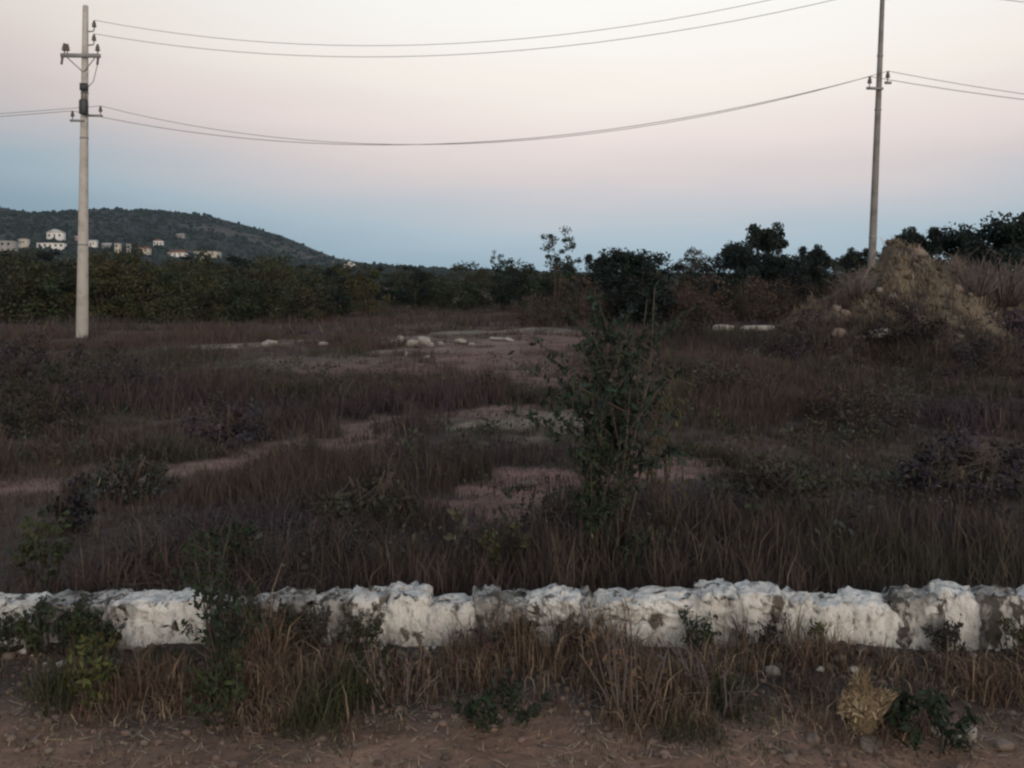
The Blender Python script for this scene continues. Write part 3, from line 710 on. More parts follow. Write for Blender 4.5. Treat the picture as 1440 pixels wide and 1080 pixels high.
# clods of earth over the heap
n = 2600; x = MX + rng.uniform(-3.6, 5, n); y = MY + rng.uniform(-3.2, 1.0, n); mh = mound_h(x, y); keep = mh > 0.12; x, y = x[keep], y[keep]; n = len(x)
r_ = 0.015 + 0.075 * rng.random(n) ** 3; P = np.stack([x, y, surf(x, y) + r_ * 0.25], 1); S = np.stack([r_ * (0.8 + 0.6 * rng.random(n)), r_, r_ * 0.75], 1)
o = obj('mound_clods', tri_mesh('mound_clods', *ico_cloud(P, S, tint_rand((0.11, 0.09, 0.068), n, 0.5, 0.05))), MT_GRASS); tag(o, 'loose clods of earth strewn over the mound', 'clods', kind='stuff')

# ------------------------------------------------------------------ whitewashed stone wall
WY = 4.12
def rough_stone(w, d, h, seed, n=3, pw=4.5, amp=0.09, skew=0.10, cuts=9, lo=0.80, grit=0.0):
    """a boxy boulder: subdivided cube pushed to a superellipsoid and roughened, base on z = 0"""
    r = np.random.default_rng(seed)
    k = n + 1; V = []; T = []; idx = {}
    def vid(p):
        key = tuple(np.round(p, 5))
        if key not in idx: idx[key] = len(V); V.append(p)
        return idx[key]
    for ax in range(3):
        for sg in (-1, 1):
            for i in range(n):
                for j in range(n):
                    q = []
                    for (a, b) in ((i, j), (i + 1, j), (i + 1, j + 1), (i, j + 1)):
                        p = np.zeros(3); p[ax] = sg; p[(ax + 1) % 3] = -1 + 2 * a / n; p[(ax + 2) % 3] = -1 + 2 * b / n
                        q.append(vid(p))
                    if sg < 0: q = q[::-1]
                    T += [(q[0], q[1], q[2]), (q[0], q[2], q[3])]
    V = np.array(V); nr = (np.abs(V) ** pw).sum(1) ** (1 / pw); V = V / nr[:, None]
    s1 = r.normal(size=(3, 3)) * 2.2; ph = r.uniform(0, 6, 3)
    V = V * (1 + amp * (np.sin(V @ s1 + ph).sum(1) / 2.2))[:, None] + r.normal(size=V.shape) * amp * 0.28
    V[:, 0] += V[:, 2] * r.uniform(-skew, skew); V[:, 2] += V[:, 0] * r.uniform(-skew, skew) * 0.6
    for k in range(cuts):                                            # broken faces
        nv = r.normal(size=3); nv /= np.linalg.norm(nv); sup = (V @ nv).max()
        q = V @ nv - sup * r.uniform(lo, 0.97); V = V - np.clip(q, 0, None)[:, None] * nv
    V = V * np.array((w / 2, d / 2, h / 2)) + r.normal(size=V.shape) * grit * 0.5
    return tri_mesh('stone', V, np.array(T), None, False)
bounds = [-1010, -930, -850, -775, -700, -622, -545, -470, -400, -322, -250, -175, -110, -45, 0, 52, 110, 160, 225, 287, 335, 385, 440, 490, 543, 600, 668, 705, 757, 812, 832, 905, 978, 987, 1040, 1105, 1150, 1200, 1262, 1330, 1380, 1440,
          1505, 1560, 1640, 1700, 1775, 1850, 1920, 2000, 2080, 2150, 2230, 2310, 2390, 2450]
tpx = [-1100, 0, 160, 225, 290, 340, 400, 540, 560, 625, 690, 730, 765, 800, 870, 960, 990, 1100, 1135, 1250, 1330, 1400, 1440, 2500]
tpy = [834, 838, 836, 835, 836, 842, 834, 832, 825, 840, 829, 836, 821, 832, 836, 829, 822, 823, 838, 838, 824, 829, 828, 832]
worn = {(52, 110), (110, 160), (287, 335), (335, 385), (385, 440), (440, 490), (668, 705), (757 + 55, 832), (705, 757), (1380, 1440), (-175, -110), (-400, -322), (1262, 1330)}
wall = empty('stone_wall', (0, WY, 0)); tag(wall, 'low whitewashed rubble stone wall running along the edge of the field', 'wall')
b = MB()
pr = [(-6.1, 0.15)]
nn = 260; V = []; T = []
for k in range(nn + 1):
    px = -1015 + 3470 * k / nn; xx = (px - CX) / F * WY; zt = EYE - (np.interp(px, tpx, tpy) - HY) / F * WY - 0.052 + rng.uniform(-0.012, 0.008)
    V += [(xx, 0.004 + rng.uniform(-0.006, 0.012), -0.12), (xx, 0.010 + rng.uniform(-0.006, 0.012), zt - 0.03), (xx, 0.09, zt), (xx, 0.17, zt - 0.02), (xx, 0.19, -0.12)]
for k in range(nn):
    for j in range(4):
        a = k * 5 + j; T += [(a, a + 5, a + 6), (a, a + 6, a + 1)]
T += [(0, 1, 2), (0, 2, 3), (0, 3, 4)]; q = nn * 5; T += [(q, q + 2, q + 1), (q, q + 3, q + 2), (q, q + 4, q + 3)]
b.add(V, T); obj('mortar', b.mesh('mortar'), MT_MORTAR, wall)
for k, (a, c_) in enumerate(zip(bounds[:-1], bounds[1:])):
    if c_ - a < 12: continue
    m = (a + c_) / 2; w = (c_ - a) / F * WY; x = (m - CX) / F * WY
    zt = EYE - (np.interp(m, tpx, tpy) - HY) / F * WY - 0.044
    mt = MT_LIMEW if (a, c_) in worn else MT_LIME
    nsub = int(rng.choice([1, 1, 1, 2])) if w > 0.15 else 1
    # an irregular patchwork: one full-height stone, or two or three smaller ones fitted together
    if nsub == 1: cells = [(x - w / 2, x + w / 2, -0.06, zt)]
    elif nsub == 2:
        zm = zt * rng.uniform(0.35, 0.65); sh = w * rng.uniform(-0.12, 0.12)
        cells = [(x - w / 2, x + w / 2 + sh, -0.06, zm), (x - w / 2 + sh, x + w / 2, zm, zt)]
    else:
        zm = zt * rng.uniform(0.4, 0.6); xm = x + w * rng.uniform(-0.15, 0.15); zm2 = zm + 0.03 * rng.normal()
        if rng.random() < 0.5: cells = [(x - w / 2, x + w / 2, -0.06, zm), (x - w / 2, xm, zm, zt), (xm, x + w / 2, zm2, zt - 0.012)]
        else: cells = [(x - w / 2, xm, -0.06, zm), (xm, x + w / 2, -0.06, zm2), (x - w / 2, x + w / 2, max(zm, zm2), zt)]
    for j, (x0, x1, z0, z1) in enumerate(cells):
        dd = rng.uniform(0.17, 0.20)
        st = obj('stone', rough_stone((x1 - x0) * 1.16, dd, (z1 - z0) * 1.06, 100 + k * 5 + j, 8, 9.0, 0.03, 0.12, 16, 0.86, 0.014), mt, wall)
        st.location = ((x0 + x1) / 2, dd / 2 + rng.uniform(-0.014, 0.010), (z0 + z1) / 2)
        st.rotation_euler = (rng.uniform(-0.02, 0.09), rng.uniform(-0.06, 0.06), rng.uniform(-0.07, 0.07))

n = 420; x = rng.uniform(-3.6, 3.6, n); y = WY - 0.02 - 0.30 * rng.random(n) ** 1.6; r_ = 0.006 + 0.026 * rng.random(n) ** 3
P = np.stack([x, y, gz(x, y) + r_ * 0.3], 1); S = np.stack([r_ * 1.3, r_, r_ * 0.8], 1)
cc = np.where(rng.random((n, 1)) < 0.3, np.array((0.52, 0.49, 0.44)), np.array((0.15, 0.12, 0.10))) * (0.6 + 0.6 * rng.random((n, 1)))
o = obj('wall_debris', tri_mesh('wall_debris', *ico_cloud(P, S, cc)), MT_GRASS); tag(o, 'fallen chips and crumbs along the foot of the whitewashed wall', 'debris', kind='stuff')

# ------------------------------------------------------------------ utility poles
def pole(name, loc, lean, label, k=1.0, arm=True):
    p = empty(name, loc); p.rotation_euler = (0, lean, 0)
    H = 10.3
    b = MB(); b.lathe([(0.195 * k, -0.6), (0.188 * k, 0.0), (0.162 * k, 2.6), (0.085 * k, H), (0.07 * k, H + 0.03)], n=8); obj('shaft', b.mesh('shaft'), MT_CONC if arm else MT_CONC2, p)
    rad = lambda z: k * (0.178 - (0.178 - 0.085) * z / H)
    def insul(x, y, z, s=1.0, parent=p):
        b = MB(); b.lathe([(0.015 * s, -0.10 * s), (0.018 * s, 0.0), (0.07 * s, 0.01 * s), (0.075 * s, 0.05 * s), (0.045 * s, 0.07 * s), (0.065 * s, 0.09 * s), (0.06 * s, 0.13 * s), (0.035 * s, 0.15 * s), (0.045 * s, 0.19 * s), (0.03 * s, 0.21 * s)], n=10)
        o = obj('insulator', b.mesh('insulator'), MT_PORC, parent); o.location = (x, y, z); return o
    # upper side brackets
    for z in (9.52, 9.10):
        b = MB(); b.tube([(rad(z) * 0.8, 0, z), (0.26, 0, z + 0.02), (0.27, 0, z + 0.08)], 0.022, 6); br = obj('bracket', b.mesh('bracket'), MT_STEEL, p)
        insul(0.27, 0, z + 0.14, 0.95)
    # crossarm
    if arm:
        z = 8.74
        b = MB(); b.box((-0.06, -0.16, z), (1.2, 0.10, 0.11)); obj('crossarm', b.mesh('crossarm'), MT_STEEL, p)
        b = MB(); b.tube([(-0.5, -0.16, z - 0.04), (0, -0.09, z - 0.5)], 0.018, 5); b.tube([(0.4, -0.16, z - 0.04), (0, -0.09, z - 0.5)], 0.018, 5); obj('arm_brace', b.mesh('arm_brace'), MT_STEEL, p)
        insul(-0.56, -0.16, z + 0.14, 1.1); insul(-0.47, -0.16, z + 0.14, 1.0); insul(0.46, -0.16, z + 0.14, 1.0)
        for x in (-0.62, 0.48):
            b = MB(); b.tube([(x, -0.16, z - 0.05), (x - 0.02, -0.17, z - 0.28)], [0.04, 0.032], 8); obj('fuse_cutout', b.mesh('fuse_cutout'), MT_PORC, p)
        b = MB(); b.tube([(0.47, -0.17, z - 0.26), (0.36, -0.2, z - 0.8), (0.2, -0.22, 7.75)], 0.012, 5); obj('drop_wire', b.mesh('drop_wire'), MT_WIRE, p)
    # secondary rack
    b = MB(); b.box((-0.16, -0.14, 6.74), (0.42, 0.07, 0.06)); obj('rack_arm', b.mesh('rack_arm'), MT_STEEL, p)
    insul(-0.30, -0.14, 6.86, 0.8)
    rx = 0.56 if arm else 0.16
    b = MB(); b.box((0.10 + rx * 0.46, -0.14, 6.90), (0.52 if arm else 0.16, 0.07, 0.06)); obj('rack_arm', b.mesh('rack_arm'), MT_STEEL, p)
    insul(rx, -0.14, 7.02, 0.8)
    b = MB()
    for zz in (2.9, 6.2, 7.6): b.lathe([(rad(zz) + 0.012, zz), (rad(zz) + 0.012, zz + 0.05)], n=8)
    obj('steel_band', b.mesh('steel_band'), MT_STEEL, p)
    tag(p, label, 'utility pole', 'utility poles')
    return p
LP = (-13.3, 27.5, 0.0); RPp = (9.22, 23.0, 0.0)
LLEAN, RLEAN = R(0.6), R(2.3)
pole('utility_pole', LP, LLEAN, 'upright pale concrete utility pole carrying a transformer at the field edge')
pr_ = pole('utility_pole', RPp, RLEAN, 'slightly leaning concrete utility pole rising from behind the earth mound', 0.64, False)
# transformer hung on the first pole
t = empty('pole_transformer', (LP[0] + 0.165, LP[1] - 0.24, 6.92)); tag(t, 'dark small transformer hanging on the upright concrete pole', 'transformer')
b = MB(); b.lathe([(0.11, 0.0), (0.135, 0.03), (0.135, 0.40), (0.12, 0.44), (0.06, 0.46)], n=14); tank = obj('tank', b.mesh('tank', True), MT_DARK, t)
for x in (-0.05, 0.06):
    b = MB(); b.lathe([(0.03, 0.44), (0.045, 0.47), (0.03, 0.50), (0.042, 0.53), (0.025, 0.57), (0.035, 0.60), (0.012, 0.68)], (x, 0, 0), 8); obj('bushing', b.mesh('bushing'), MT_PORC, t)
b = MB(); b.box((-0.03, 0.14, 0.2), (0.16, 0.14, 0.3)); obj('hanger', b.mesh('hanger'), MT_STEEL, t)
b = MB(); b.box((0.02, -0.02, 0.83), (0.20, 0.16, 0.22)); obj('arrester_box', b.mesh('arrester_box'), MT_DARK, t)
b = MB(); b.tube([(-0.1, 0.2, 0.83), (0.02, 0, 0.83)], 0.03, 6); obj('arrester_arm', b.mesh('arrester_arm'), MT_STEEL, t)

def pole_pt(base, lean, x, y, z):
    v = Matrix.Rotation(lean, 3, 'Y') @ Vector((x, y, z)); return Vector(base) + v
def conductor(att, sag, label, r):
    off = Vector(RPp) - Vector(LP)
    A = pole_pt(LP, LLEAN, *att); B = pole_pt(RPp, RLEAN, *((0.16, *att[1:]) if att[0] == 0.56 else att))
    L0 = A - Vector((28, -3.0, 0.2)); R0 = B + Vector((26, -1.5, -0.1))
    pts = []
    for p, q, s in (((L0, A, 0.35),) if att[2] < 8 else ()) + ((A, B, sag), (B, R0, sag * 0.9)):
        for k in range(24):
            u = k / 24; v = p.lerp(q, u); v.z -= 4 * s * u * (1 - u); pts.append(v)
    pts.append(R0)
    b = MB(); b.tube(pts, r, 5)
    return tag(obj('power_line', b.mesh('power_line'), MT_WIRE), label, 'wire', 'overhead lines between the poles')
conductor((0.27, 0, 9.88), 1.32, 'topmost overhead wire strung between the two concrete poles', 0.008)
conductor((0.27, 0, 9.46), 1.22, 'second overhead wire just below the topmost one', 0.0085)
conductor((-0.30, -0.14, 7.04), 1.38, 'lower overhead wire on the secondary rack left stub', 0.009)
conductor((0.56, -0.14, 7.20), 1.52, 'lower overhead wire on the secondary rack right stub', 0.008)

# ------------------------------------------------------------------ weeds and shrubs one can tell apart
def weed_parts(H, stems, spread, leafn, leaf, colr, asp=0.4, lo=0.15, sr=0.006, up=0.6, splay=0.3, side=0):
    sm = MB(); LPn = []
    for k in range(stems):
        a = rng.uniform(0, 6.28); r0 = spread * 0.35 * math.sqrt(rng.random()); r1 = spread * math.sqrt(rng.random())
        h = H * rng.uniform(0.6, 1.0) if k else H
        p0 = Vector((r0 * math.cos(a), r0 * math.sin(a), -0.04)); p3 = Vector((r1 * math.cos(a), r1 * math.sin(a), h))
        p1 = p0.lerp(p3, 0.35) + Vector((*(rng.normal(size=2) * splay * 0.12 * H), 0)); p2 = p0.lerp(p3, 0.7) + Vector((*(rng.normal(size=2) * splay * 0.12 * H), 0))
        pts = [p0, p1, p2, p3]; sm.tube(pts, [sr, sr * 0.8, sr * 0.6, sr * 0.25], 5)
        branches = [pts]
        for j in range(side):
            u = rng.uniform(0.3, 0.85); s0 = pts[1].lerp(pts[2], u) if u < 0.6 else pts[2].lerp(pts[3], u - 0.5)
            e0 = s0 + Vector((*(rng.normal(size=2) * 0.16 * H), rng.uniform(0.08, 0.28) * H)); br = [s0, s0.lerp(e0, 0.5) + Vector((0, 0, 0.02 * H)), e0]
            sm.tube(br, [sr * 0.5, sr * 0.35, sr * 0.15], 4); branches.append(br)
        for br in branches:
            nl = max(2, leafn // (stems * (1 + side)))
            for j in range(nl):
                u = rng.uniform(lo if br is pts else 0.1, 1.0) * (len(br) - 1); i0 = min(int(u), len(br) - 2)
                q = br[i0].lerp(br[i0 + 1], u - i0); LPn.append(np.array(q) + rng.normal(size=3) * leaf * 0.32)
    LPn = np.array(LPn); LPn[:, 2] = np.maximum(LPn[:, 2], 0.01)
    lm = MB(); lm.add(*leaf_tris(LPn, leaf, asp, tint_rand(colr, len(LPn), 0.45, 0.15), up))
    return sm.mesh('stem', True), lm.mesh('leaves')
def weed(name, px, py, label, cat='weed', stemmat=None, group=None, loc=None, rz=None, **kw):
    x, d = ground_pt(px, py) if loc is None else loc
    if name == 'verge_weed' and d > 4.04: x, d = x * 4.04 / d, 4.04
    e = empty(name, (x, d, float(surf(np.array([x]), np.array([d]))[0])), rng.uniform(0, 6.28) if rz is None else rz)
    sm, lm = weed_parts(**kw)
    obj('stem', sm, stemmat or MT_BARK, e); obj('leaves', lm, MT_LEAF, e)
    return tag(e, label, cat, group)
WG = (0.042, 0.055, 0.026); WO = (0.085, 0.088, 0.030); WD = (0.026, 0.038, 0.022)
weed('tall_weed', 858, 800, 'tallest dark leafy weed with many upright stems standing in mid field', H=1.68, stems=18, spread=0.27, leafn=2600, leaf=0.055, colr=(0.026, 0.038, 0.028), side=3, sr=0.011, lo=0.4)
weed('tall_weed', 838, 818, 'dark weed clump at the foot of the tallest leafy weed', H=0.85, stems=12, spread=0.16, leafn=800, leaf=0.045, colr=WD, side=2)
weed('tall_weed', 935, 770, 'thin yellowish olive stalks rising beside the tallest leafy weed', H=1.22, stems=8, spread=0.20, leafn=260, leaf=0.045, colr=(0.075, 0.072, 0.034), asp=0.25, side=1, sr=0.007)
weed('tall_weed', 905, 700, 'brownish upright stalks behind the tallest leafy weed', H=1.25, stems=8, spread=0.4, leafn=380, leaf=0.055, colr=(0.06, 0.055, 0.034), asp=0.3, side=2, sr=0.008)
weed('verge_weed', 306, 995, 'bushy dark green weed growing tall in front of the wall', H=0.74, stems=9, spread=0.13, leafn=700, leaf=0.038, colr=WD, side=3, sr=0.005, lo=0.1)
weed('verge_weed', 320, 1010, 'low spreading green weed at the foot of the bushy one', H=0.26, stems=10, spread=0.2, leafn=420, leaf=0.032, colr=WG, side=2, sr=0.004)
weed('verge_weed', 132, 1000, 'yellow-green leafy weed below the dark gap in the wall', H=0.34, stems=7, spread=0.10, leafn=330, leaf=0.036, colr=(0.075, 0.080, 0.030), side=2, sr=0.004)
weed('verge_weed', 82, 905, 'dark scrambling weed climbing the front of the worn stones', H=0.25, stems=9, spread=0.14, leafn=420, leaf=0.03, colr=WD, side=2, sr=0.004)
weed('verge_weed', 125, 908, 'grey-green weed leaning on the worn stones beside the scrambling one', H=0.22, stems=8, spread=0.12, leafn=300, leaf=0.03, colr=WG, side=2, sr=0.004)
weed('verge_weed', 372, 912, 'dark stalky weed covering the stained stones right of the bushy weed', H=0.25, stems=10, spread=0.16, leafn=360, leaf=0.028, colr=(0.05, 0.046, 0.034), side=2, sr=0.004)
weed('verge_weed', 470, 915, 'thin grey weed in front of the mottled grey stones', H=0.22, stems=9, spread=0.2, leafn=200, leaf=0.026, colr=(0.055, 0.055, 0.04), side=2, sr=0.0035)
weed('verge_weed', 1152, 918, 'small green sprig against the whitest stretch of wall', H=0.17, stems=4, spread=0.05, leafn=70, leaf=0.03, colr=(0.075, 0.085, 0.03), side=1, sr=0.003)
weed('verge_weed', 1302, 1046, 'low dark green rosette beside the pale dry clump', H=0.20, stems=14, spread=0.22, leafn=520, leaf=0.04, colr=WD, side=2, sr=0.004)
weed('verge_weed', 1070, 918, 'dark twiggy weed hiding the base of the wall', H=0.17, stems=12, spread=0.16, leafn=260, leaf=0.024, colr=(0.05, 0.04, 0.038), side=2, sr=0.0035)
weed('verge_weed', 690, 925, 'reddish brown low weed below the mottled stones', H=0.15, stems=14, spread=0.2, leafn=300, leaf=0.024, colr=(0.07, 0.045, 0.042), side=1, sr=0.0035)
weed('verge_weed', 1425, 930, 'olive weed straggling up the stones at the far end of the wall in view', H=0.24, stems=9, spread=0.14, leafn=260, leaf=0.028, colr=(0.06, 0.06, 0.035), side=2, sr=0.004)
weed('verge_weed', 690, 1010, 'dark green mat of weed in the middle of the verge', H=0.14, stems=16, spread=0.26, leafn=520, leaf=0.03, colr=WD, side=1, sr=0.003)
weed('dry_weed', 885, 1005, 'rusty dry stalks standing in the middle of the verge', H=0.36, stems=14, spread=0.2, leafn=220, leaf=0.035, colr=(0.15, 0.095, 0.06), asp=0.25, side=1, sr=0.004, stemmat=MT_TWIG)
weed('dry_weed', 560, 985, 'brown dry stalks below the whitest dip in the wall', H=0.27, stems=16, spread=0.24, leafn=240, leaf=0.03, colr=(0.14, 0.095, 0.07), asp=0.25, side=1, sr=0.0035, stemmat=MT_TWIG)
weed('dry_weed', 1010, 1000, 'purplish dry stalks on the verge near the gap in the wall', H=0.26, stems=14, spread=0.2, leafn=200, leaf=0.03, colr=(0.085, 0.06, 0.06), asp=0.25, side=1, sr=0.0035, stemmat=MT_TWIG)
weed('field_weed', 65, 822, 'leafy green weed just behind the worn end of the wall', H=0.42, stems=8, spread=0.2, leafn=420, leaf=0.045, colr=WG, side=2, sr=0.005, loc=(-2.62, 5.0))
weed('field_weed', 0, 0, 'green weed behind the wall beside the bushy verge weed', H=0.40, stems=8, spread=0.18, leafn=380, leaf=0.045, colr=WD, side=2, sr=0.005, loc=(-1.62, 4.95))
weed('field_weed', 0, 0, 'yellowish green weed rising behind the mottled stones', H=0.34, stems=7, spread=0.16, leafn=260, leaf=0.04, colr=(0.06, 0.06, 0.03), side=2, sr=0.004, loc=(-0.05, 5.1))
weed('field_weed', 0, 0, 'dark weed tuft behind the wall at the foot of the tall weeds', H=0.36, stems=10, spread=0.22, leafn=420, leaf=0.04, colr=WD, side=2, sr=0.004, loc=(0.75, 5.0))
for wx, wl, wh, wc_ in [(14, 'thin dark weed before the first worn stones', 0.2, WD), (52, 'feathery dark weed against the worn stones', 0.22, WG), (104, 'dense dark weed hiding the gap in the worn stones', 0.24, WD),
                      (148, 'short dark weed at the edge of the whitest block', 0.18, WG), (338, 'dense blackish weed beside the bushy one', 0.27, WD), (352, 'twiggy brown weed before the stained stones', 0.24, (0.05, 0.042, 0.036)),
                      (405, 'dark leafy weed half hiding the mottled stones', 0.23, WD), (432, 'brown seedy weed before the mottled stones', 0.2, (0.06, 0.05, 0.04)), (505, 'thin olive weed before the last mottled stone', 0.19, (0.055, 0.055, 0.034)),
                      (725, 'small dark weed before the double stone', 0.14, WD), (815, 'dark reddish weed in the narrow joint of the wall', 0.16, (0.06, 0.042, 0.04)), (980, 'dark upright weed standing in the gap of the wall', 0.2, WD), (1330, 'dusky weed before the bluish stained stones', 0.17, (0.045, 0.045, 0.042))]:
    weed('verge_weed', wx, 906, wl, H=wh, stems=11, spread=0.11, leafn=420, leaf=0.026, colr=wc_, side=2, sr=0.004)
# low field shrubs
def shrub(px, py, wpx, hpx, colr, label, leaf=0.06, n=1500, name='field_shrub'):
    x, d = ground_pt(px, py); H = hpx / F * d; W = wpx / F * d / 2
    p = tree_parts(H, W, 0.03, 26, n, leaf, colr, 'mound', 7, tr=0.03)
    make_tree(name, p, (x, d, float(surf(np.array([x]), np.array([d]))[0]) - 0.02), 0.0, 1.0, label, 'shrub', None, 'foliage', 'stem')
shrub(100, 745, 80, 75, (0.036, 0.036, 0.036), 'dark grey rounded shrub in the field behind the leafy green weed', 0.035)
shrub(315, 620, 120, 75, (0.052, 0.042, 0.050), 'purplish grey spreading shrub beside the dirt track', 0.05)
shrub(62, 612, 130, 90, (0.034, 0.034, 0.028), 'low black-brown shrub in the field in front of the upright pole', 0.05)
shrub(150, 560, 130, 70, (0.050, 0.044, 0.044), 'dusky shrub between the upright pole and the black-brown one', 0.06)
shrub(20, 545, 120, 80, (0.052, 0.042, 0.048), 'mauve brown shrub near the upright pole', 0.06)
shrub(1150, 522, 130, 72, (0.046, 0.036, 0.042), 'dark purplish shrub at the left toe of the earth mound', 0.06)
shrub(1275, 522, 110, 60, (0.030, 0.024, 0.024), 'nearly black shrub at the front foot of the earth mound', 0.06)
shrub(1395, 545, 150, 110, (0.044, 0.036, 0.044), 'dusky violet shrub below the right shoulder of the mound', 0.06, 2000)
shrub(1200, 600, 160, 60, (0.052, 0.044, 0.040), 'brown low shrub in the field in front of the mound', 0.05)
shrub(1370, 700, 200, 90, (0.044, 0.036, 0.044), 'broad mauve dark shrub well in front of the mound', 0.045, 2200)
shrub(1090, 720, 170, 70, (0.060, 0.055, 0.045), 'greyish olive low shrub between the tall weeds and the mauve one', 0.04, 1800)
shrub(520, 735, 180, 70, (0.055, 0.052, 0.042), 'grey-brown low shrub in front of the dirt track', 0.04, 1800)
shrub(955, 482, 100, 40, (0.034, 0.028, 0.026), 'black-brown low shrub below the black-green tree', 0.07)
shrub(700, 560, 90, 40, (0.060, 0.045, 0.042), 'small reddish shrub on the bare red soil', 0.05)
shrub(180, 700, 130, 50, (0.052, 0.054, 0.050), 'grey-green low shrub beside the dark grey rounded one', 0.04)
shrub(1010, 560, 140, 50, (0.056, 0.052, 0.042), 'dull brown low shrub between tall weeds and mound', 0.05)

# bare twiggy brush on the right flank of the mound
def brush(x, y, H, spread, label):
    m = MB()
    for k in range(60):
        a = rng.uniform(0, 6.28); r = spread * math.sqrt(rng.random()); h = H * rng.uniform(0.4, 1)
        p0 = Vector((r * 0.3 * math.cos(a), r * 0.3 * math.sin(a), -0.05)); p2 = Vector((r * math.cos(a), r * math.sin(a), h))
        p1 = p0.lerp(p2, 0.5) + Vector(rng.normal(size=3) * 0.07); m.tube([p0, p1, p2], [0.011, 0.008, 0.003], 4)
        for j in range(3):
            e0 = p1.lerp(p2, rng.random()); m.tube([e0, e0 + Vector((*(rng.normal(size=2) * 0.16), rng.uniform(0.05, 0.3)))], [0.005, 0.002], 3)
    o = obj('twig_brush', m.mesh('twig_brush'), MT_TWIG); o.location = (x, y, float(surf(np.array([x]), np.array([y]))[0]))
    tag(o, label, 'brush', 'bare brush on the mound')
brush(10.3, 18.6, 1.0, 0.8, 'bare grey twig brush on the right shoulder of the mound')
brush(11.2, 18.2, 1.05, 0.9, 'widest bare twig brush low on the right flank of the mound')
brush(9.6, 18.4, 0.8, 0.6, 'small bare twig brush just below the mound crest')
brush(7.3, 19.0, 0.6, 0.5, 'bare twig brush on the left slope of the mound')

# ------------------------------------------------------------------ pale dry clump on the verge
x, d = ground_pt(1214, 1034)
lobes = [((0.0, 0.0, 0.105), (0.060, 0.055, 0.075), 0.42), ((-0.018, -0.01, 0.185), (0.034, 0.03, 0.04), 0.14), ((0.062, -0.01, 0.145), (0.034, 0.028, 0.024), 0.12),
         ((-0.048, 0.0, 0.115), (0.034, 0.03, 0.045), 0.12), ((-0.008, 0.0, 0.035), (0.040, 0.035, 0.035), 0.12), ((0.03, 0.0, 0.08), (0.04, 0.04, 0.05), 0.08)]
P0 = []; P1 = []
for lc, lr, fr in lobes:
    m = int(4200 * fr); q = rng.normal(size=(m, 3)); q /= np.linalg.norm(q, axis=1, keepdims=True)
    p = np.array(lc) + q * np.array(lr) * (0.6 + 0.42 * rng.random((m, 1)))
    dr = rng.normal(size=(m, 3)) * 0.8 + np.array((0.1, 0, 0.8)) + q * 0.35; dr /= np.linalg.norm(dr, axis=1, keepdims=True)
    L = (0.025 + 0.035 * rng.random((m, 1)) ** 1.5); P0.append(p - dr * L * 0.5); P1.append(p + dr * L * 0.5)
P0 = np.concatenate(P0); P1 = np.concatenate(P1); n = len(P0); P0[:, 2] = np.maximum(P0[:, 2], 0.0); P1[:, 2] = np.maximum(P1[:, 2], 0.003)
m = 46; P0[:m] = np.array((0.045, -0.02, 0.12)) + rng.normal(size=(m, 3)) * 0.012; P1[:m] = np.array((0.100, -0.02, 0.175)) + rng.normal(size=(m, 3)) * 0.012
P0[m:2 * m] = np.array((-0.01, -0.02, 0.19)) + rng.normal(size=(m, 3)) * 0.014; P1[m:2 * m] = np.array((0.0, -0.02, 0.25)) + rng.normal(size=(m, 3)) * 0.018
dv = P1 - P0; sv = np.cross(dv, rng.normal(size=(n, 3))); sv /= np.linalg.norm(sv, axis=1, keepdims=True) + 1e-9; sv *= (0.0025 + 0.004 * rng.random(n))[:, None]
mid = (P0 + P1) / 2 + rng.normal(size=(n, 3)) * 0.004
V = np.stack([P0 - sv * 0.6, P0 + sv * 0.6, mid + sv, mid - sv, P1], 1).reshape(-1, 3); kk = 5 * np.arange(n)[:, None]
T = np.concatenate([kk + np.array([[0, 1, 2]]), kk + np.array([[0, 2, 3]]), kk + np.array([[3, 2, 4]])])
e = empty('dry_grass_tussock', (x, d, float(gz(x, d)) - 0.005)); tag(e, 'rounded tan clump of matted dry grass standing on the verge', 'dry grass clump')
b = MB(); b.add(V, T, np.repeat(tint_rand((0.29, 0.225, 0.145), n, 0.4, 0.06), 5, 0)); obj('straw', b.mesh('straw'), MT_GRASS, e)
b = MB(); b.lathe([(0.03, -0.03), (0.042, 0.02), (0.056, 0.07), (0.056, 0.13), (0.03, 0.185), (0.015, 0.205)], n=9); obj('root_mat', b.mesh('root_mat', True), MT_STRAW, e)

# ------------------------------------------------------------------ loose stones
def loose(px, py, w, h, label, mt, name='loose_stone', loc=None, group=None, cat='stone', amp=0.12):
    x, d = ground_pt(px, py) if loc is None else loc
    W = w / F * d; H = h / F * d
    o = obj(name, rough_stone(W, W * rng.uniform(0.6, 0.9), H, int(rng.integers(1, 99999)), 4, 4.5, amp, 0.25, 10, 0.62), mt)
    o.location = (x, d, float(surf(np.array([x]), np.array([d]))[0]) + H * 0.32); o.rotation_euler = (rng.uniform(-.2, .2), rng.uniform(-.2, .2), rng.uniform(0, 6.28))
    return tag(o, label, cat, group)
loose(1312, 1032, 15, 14, 'rounded grey pebble beside the dark green rosette', MT_STONE)
loose(1366, 1040, 16, 26, 'upright pale stone on the verge past the dark green rosette', MT_STONE)
loose(1350, 1042, 10, 12, 'tiny pale stone leaning by the upright one', MT_STONE)
loose(1144, 1042, 20, 14, 'small pinkish stone left of the pale dry clump', MT_ROCK)
loose(1408, 1050, 34, 16, 'flat greyish stone at the end of the verge', MT_ROCK)
loose(1226, 1050, 34, 8, 'flat brown stone lying in front of the pale dry clump', MT_ROCK)
loose(1110, 1068, 18, 10, 'tan stone half sunk in the trodden soil', MT_ROCK)
loose(202, 910, 9, 9, 'little stone below the whitest block of the wall', MT_ROCK)
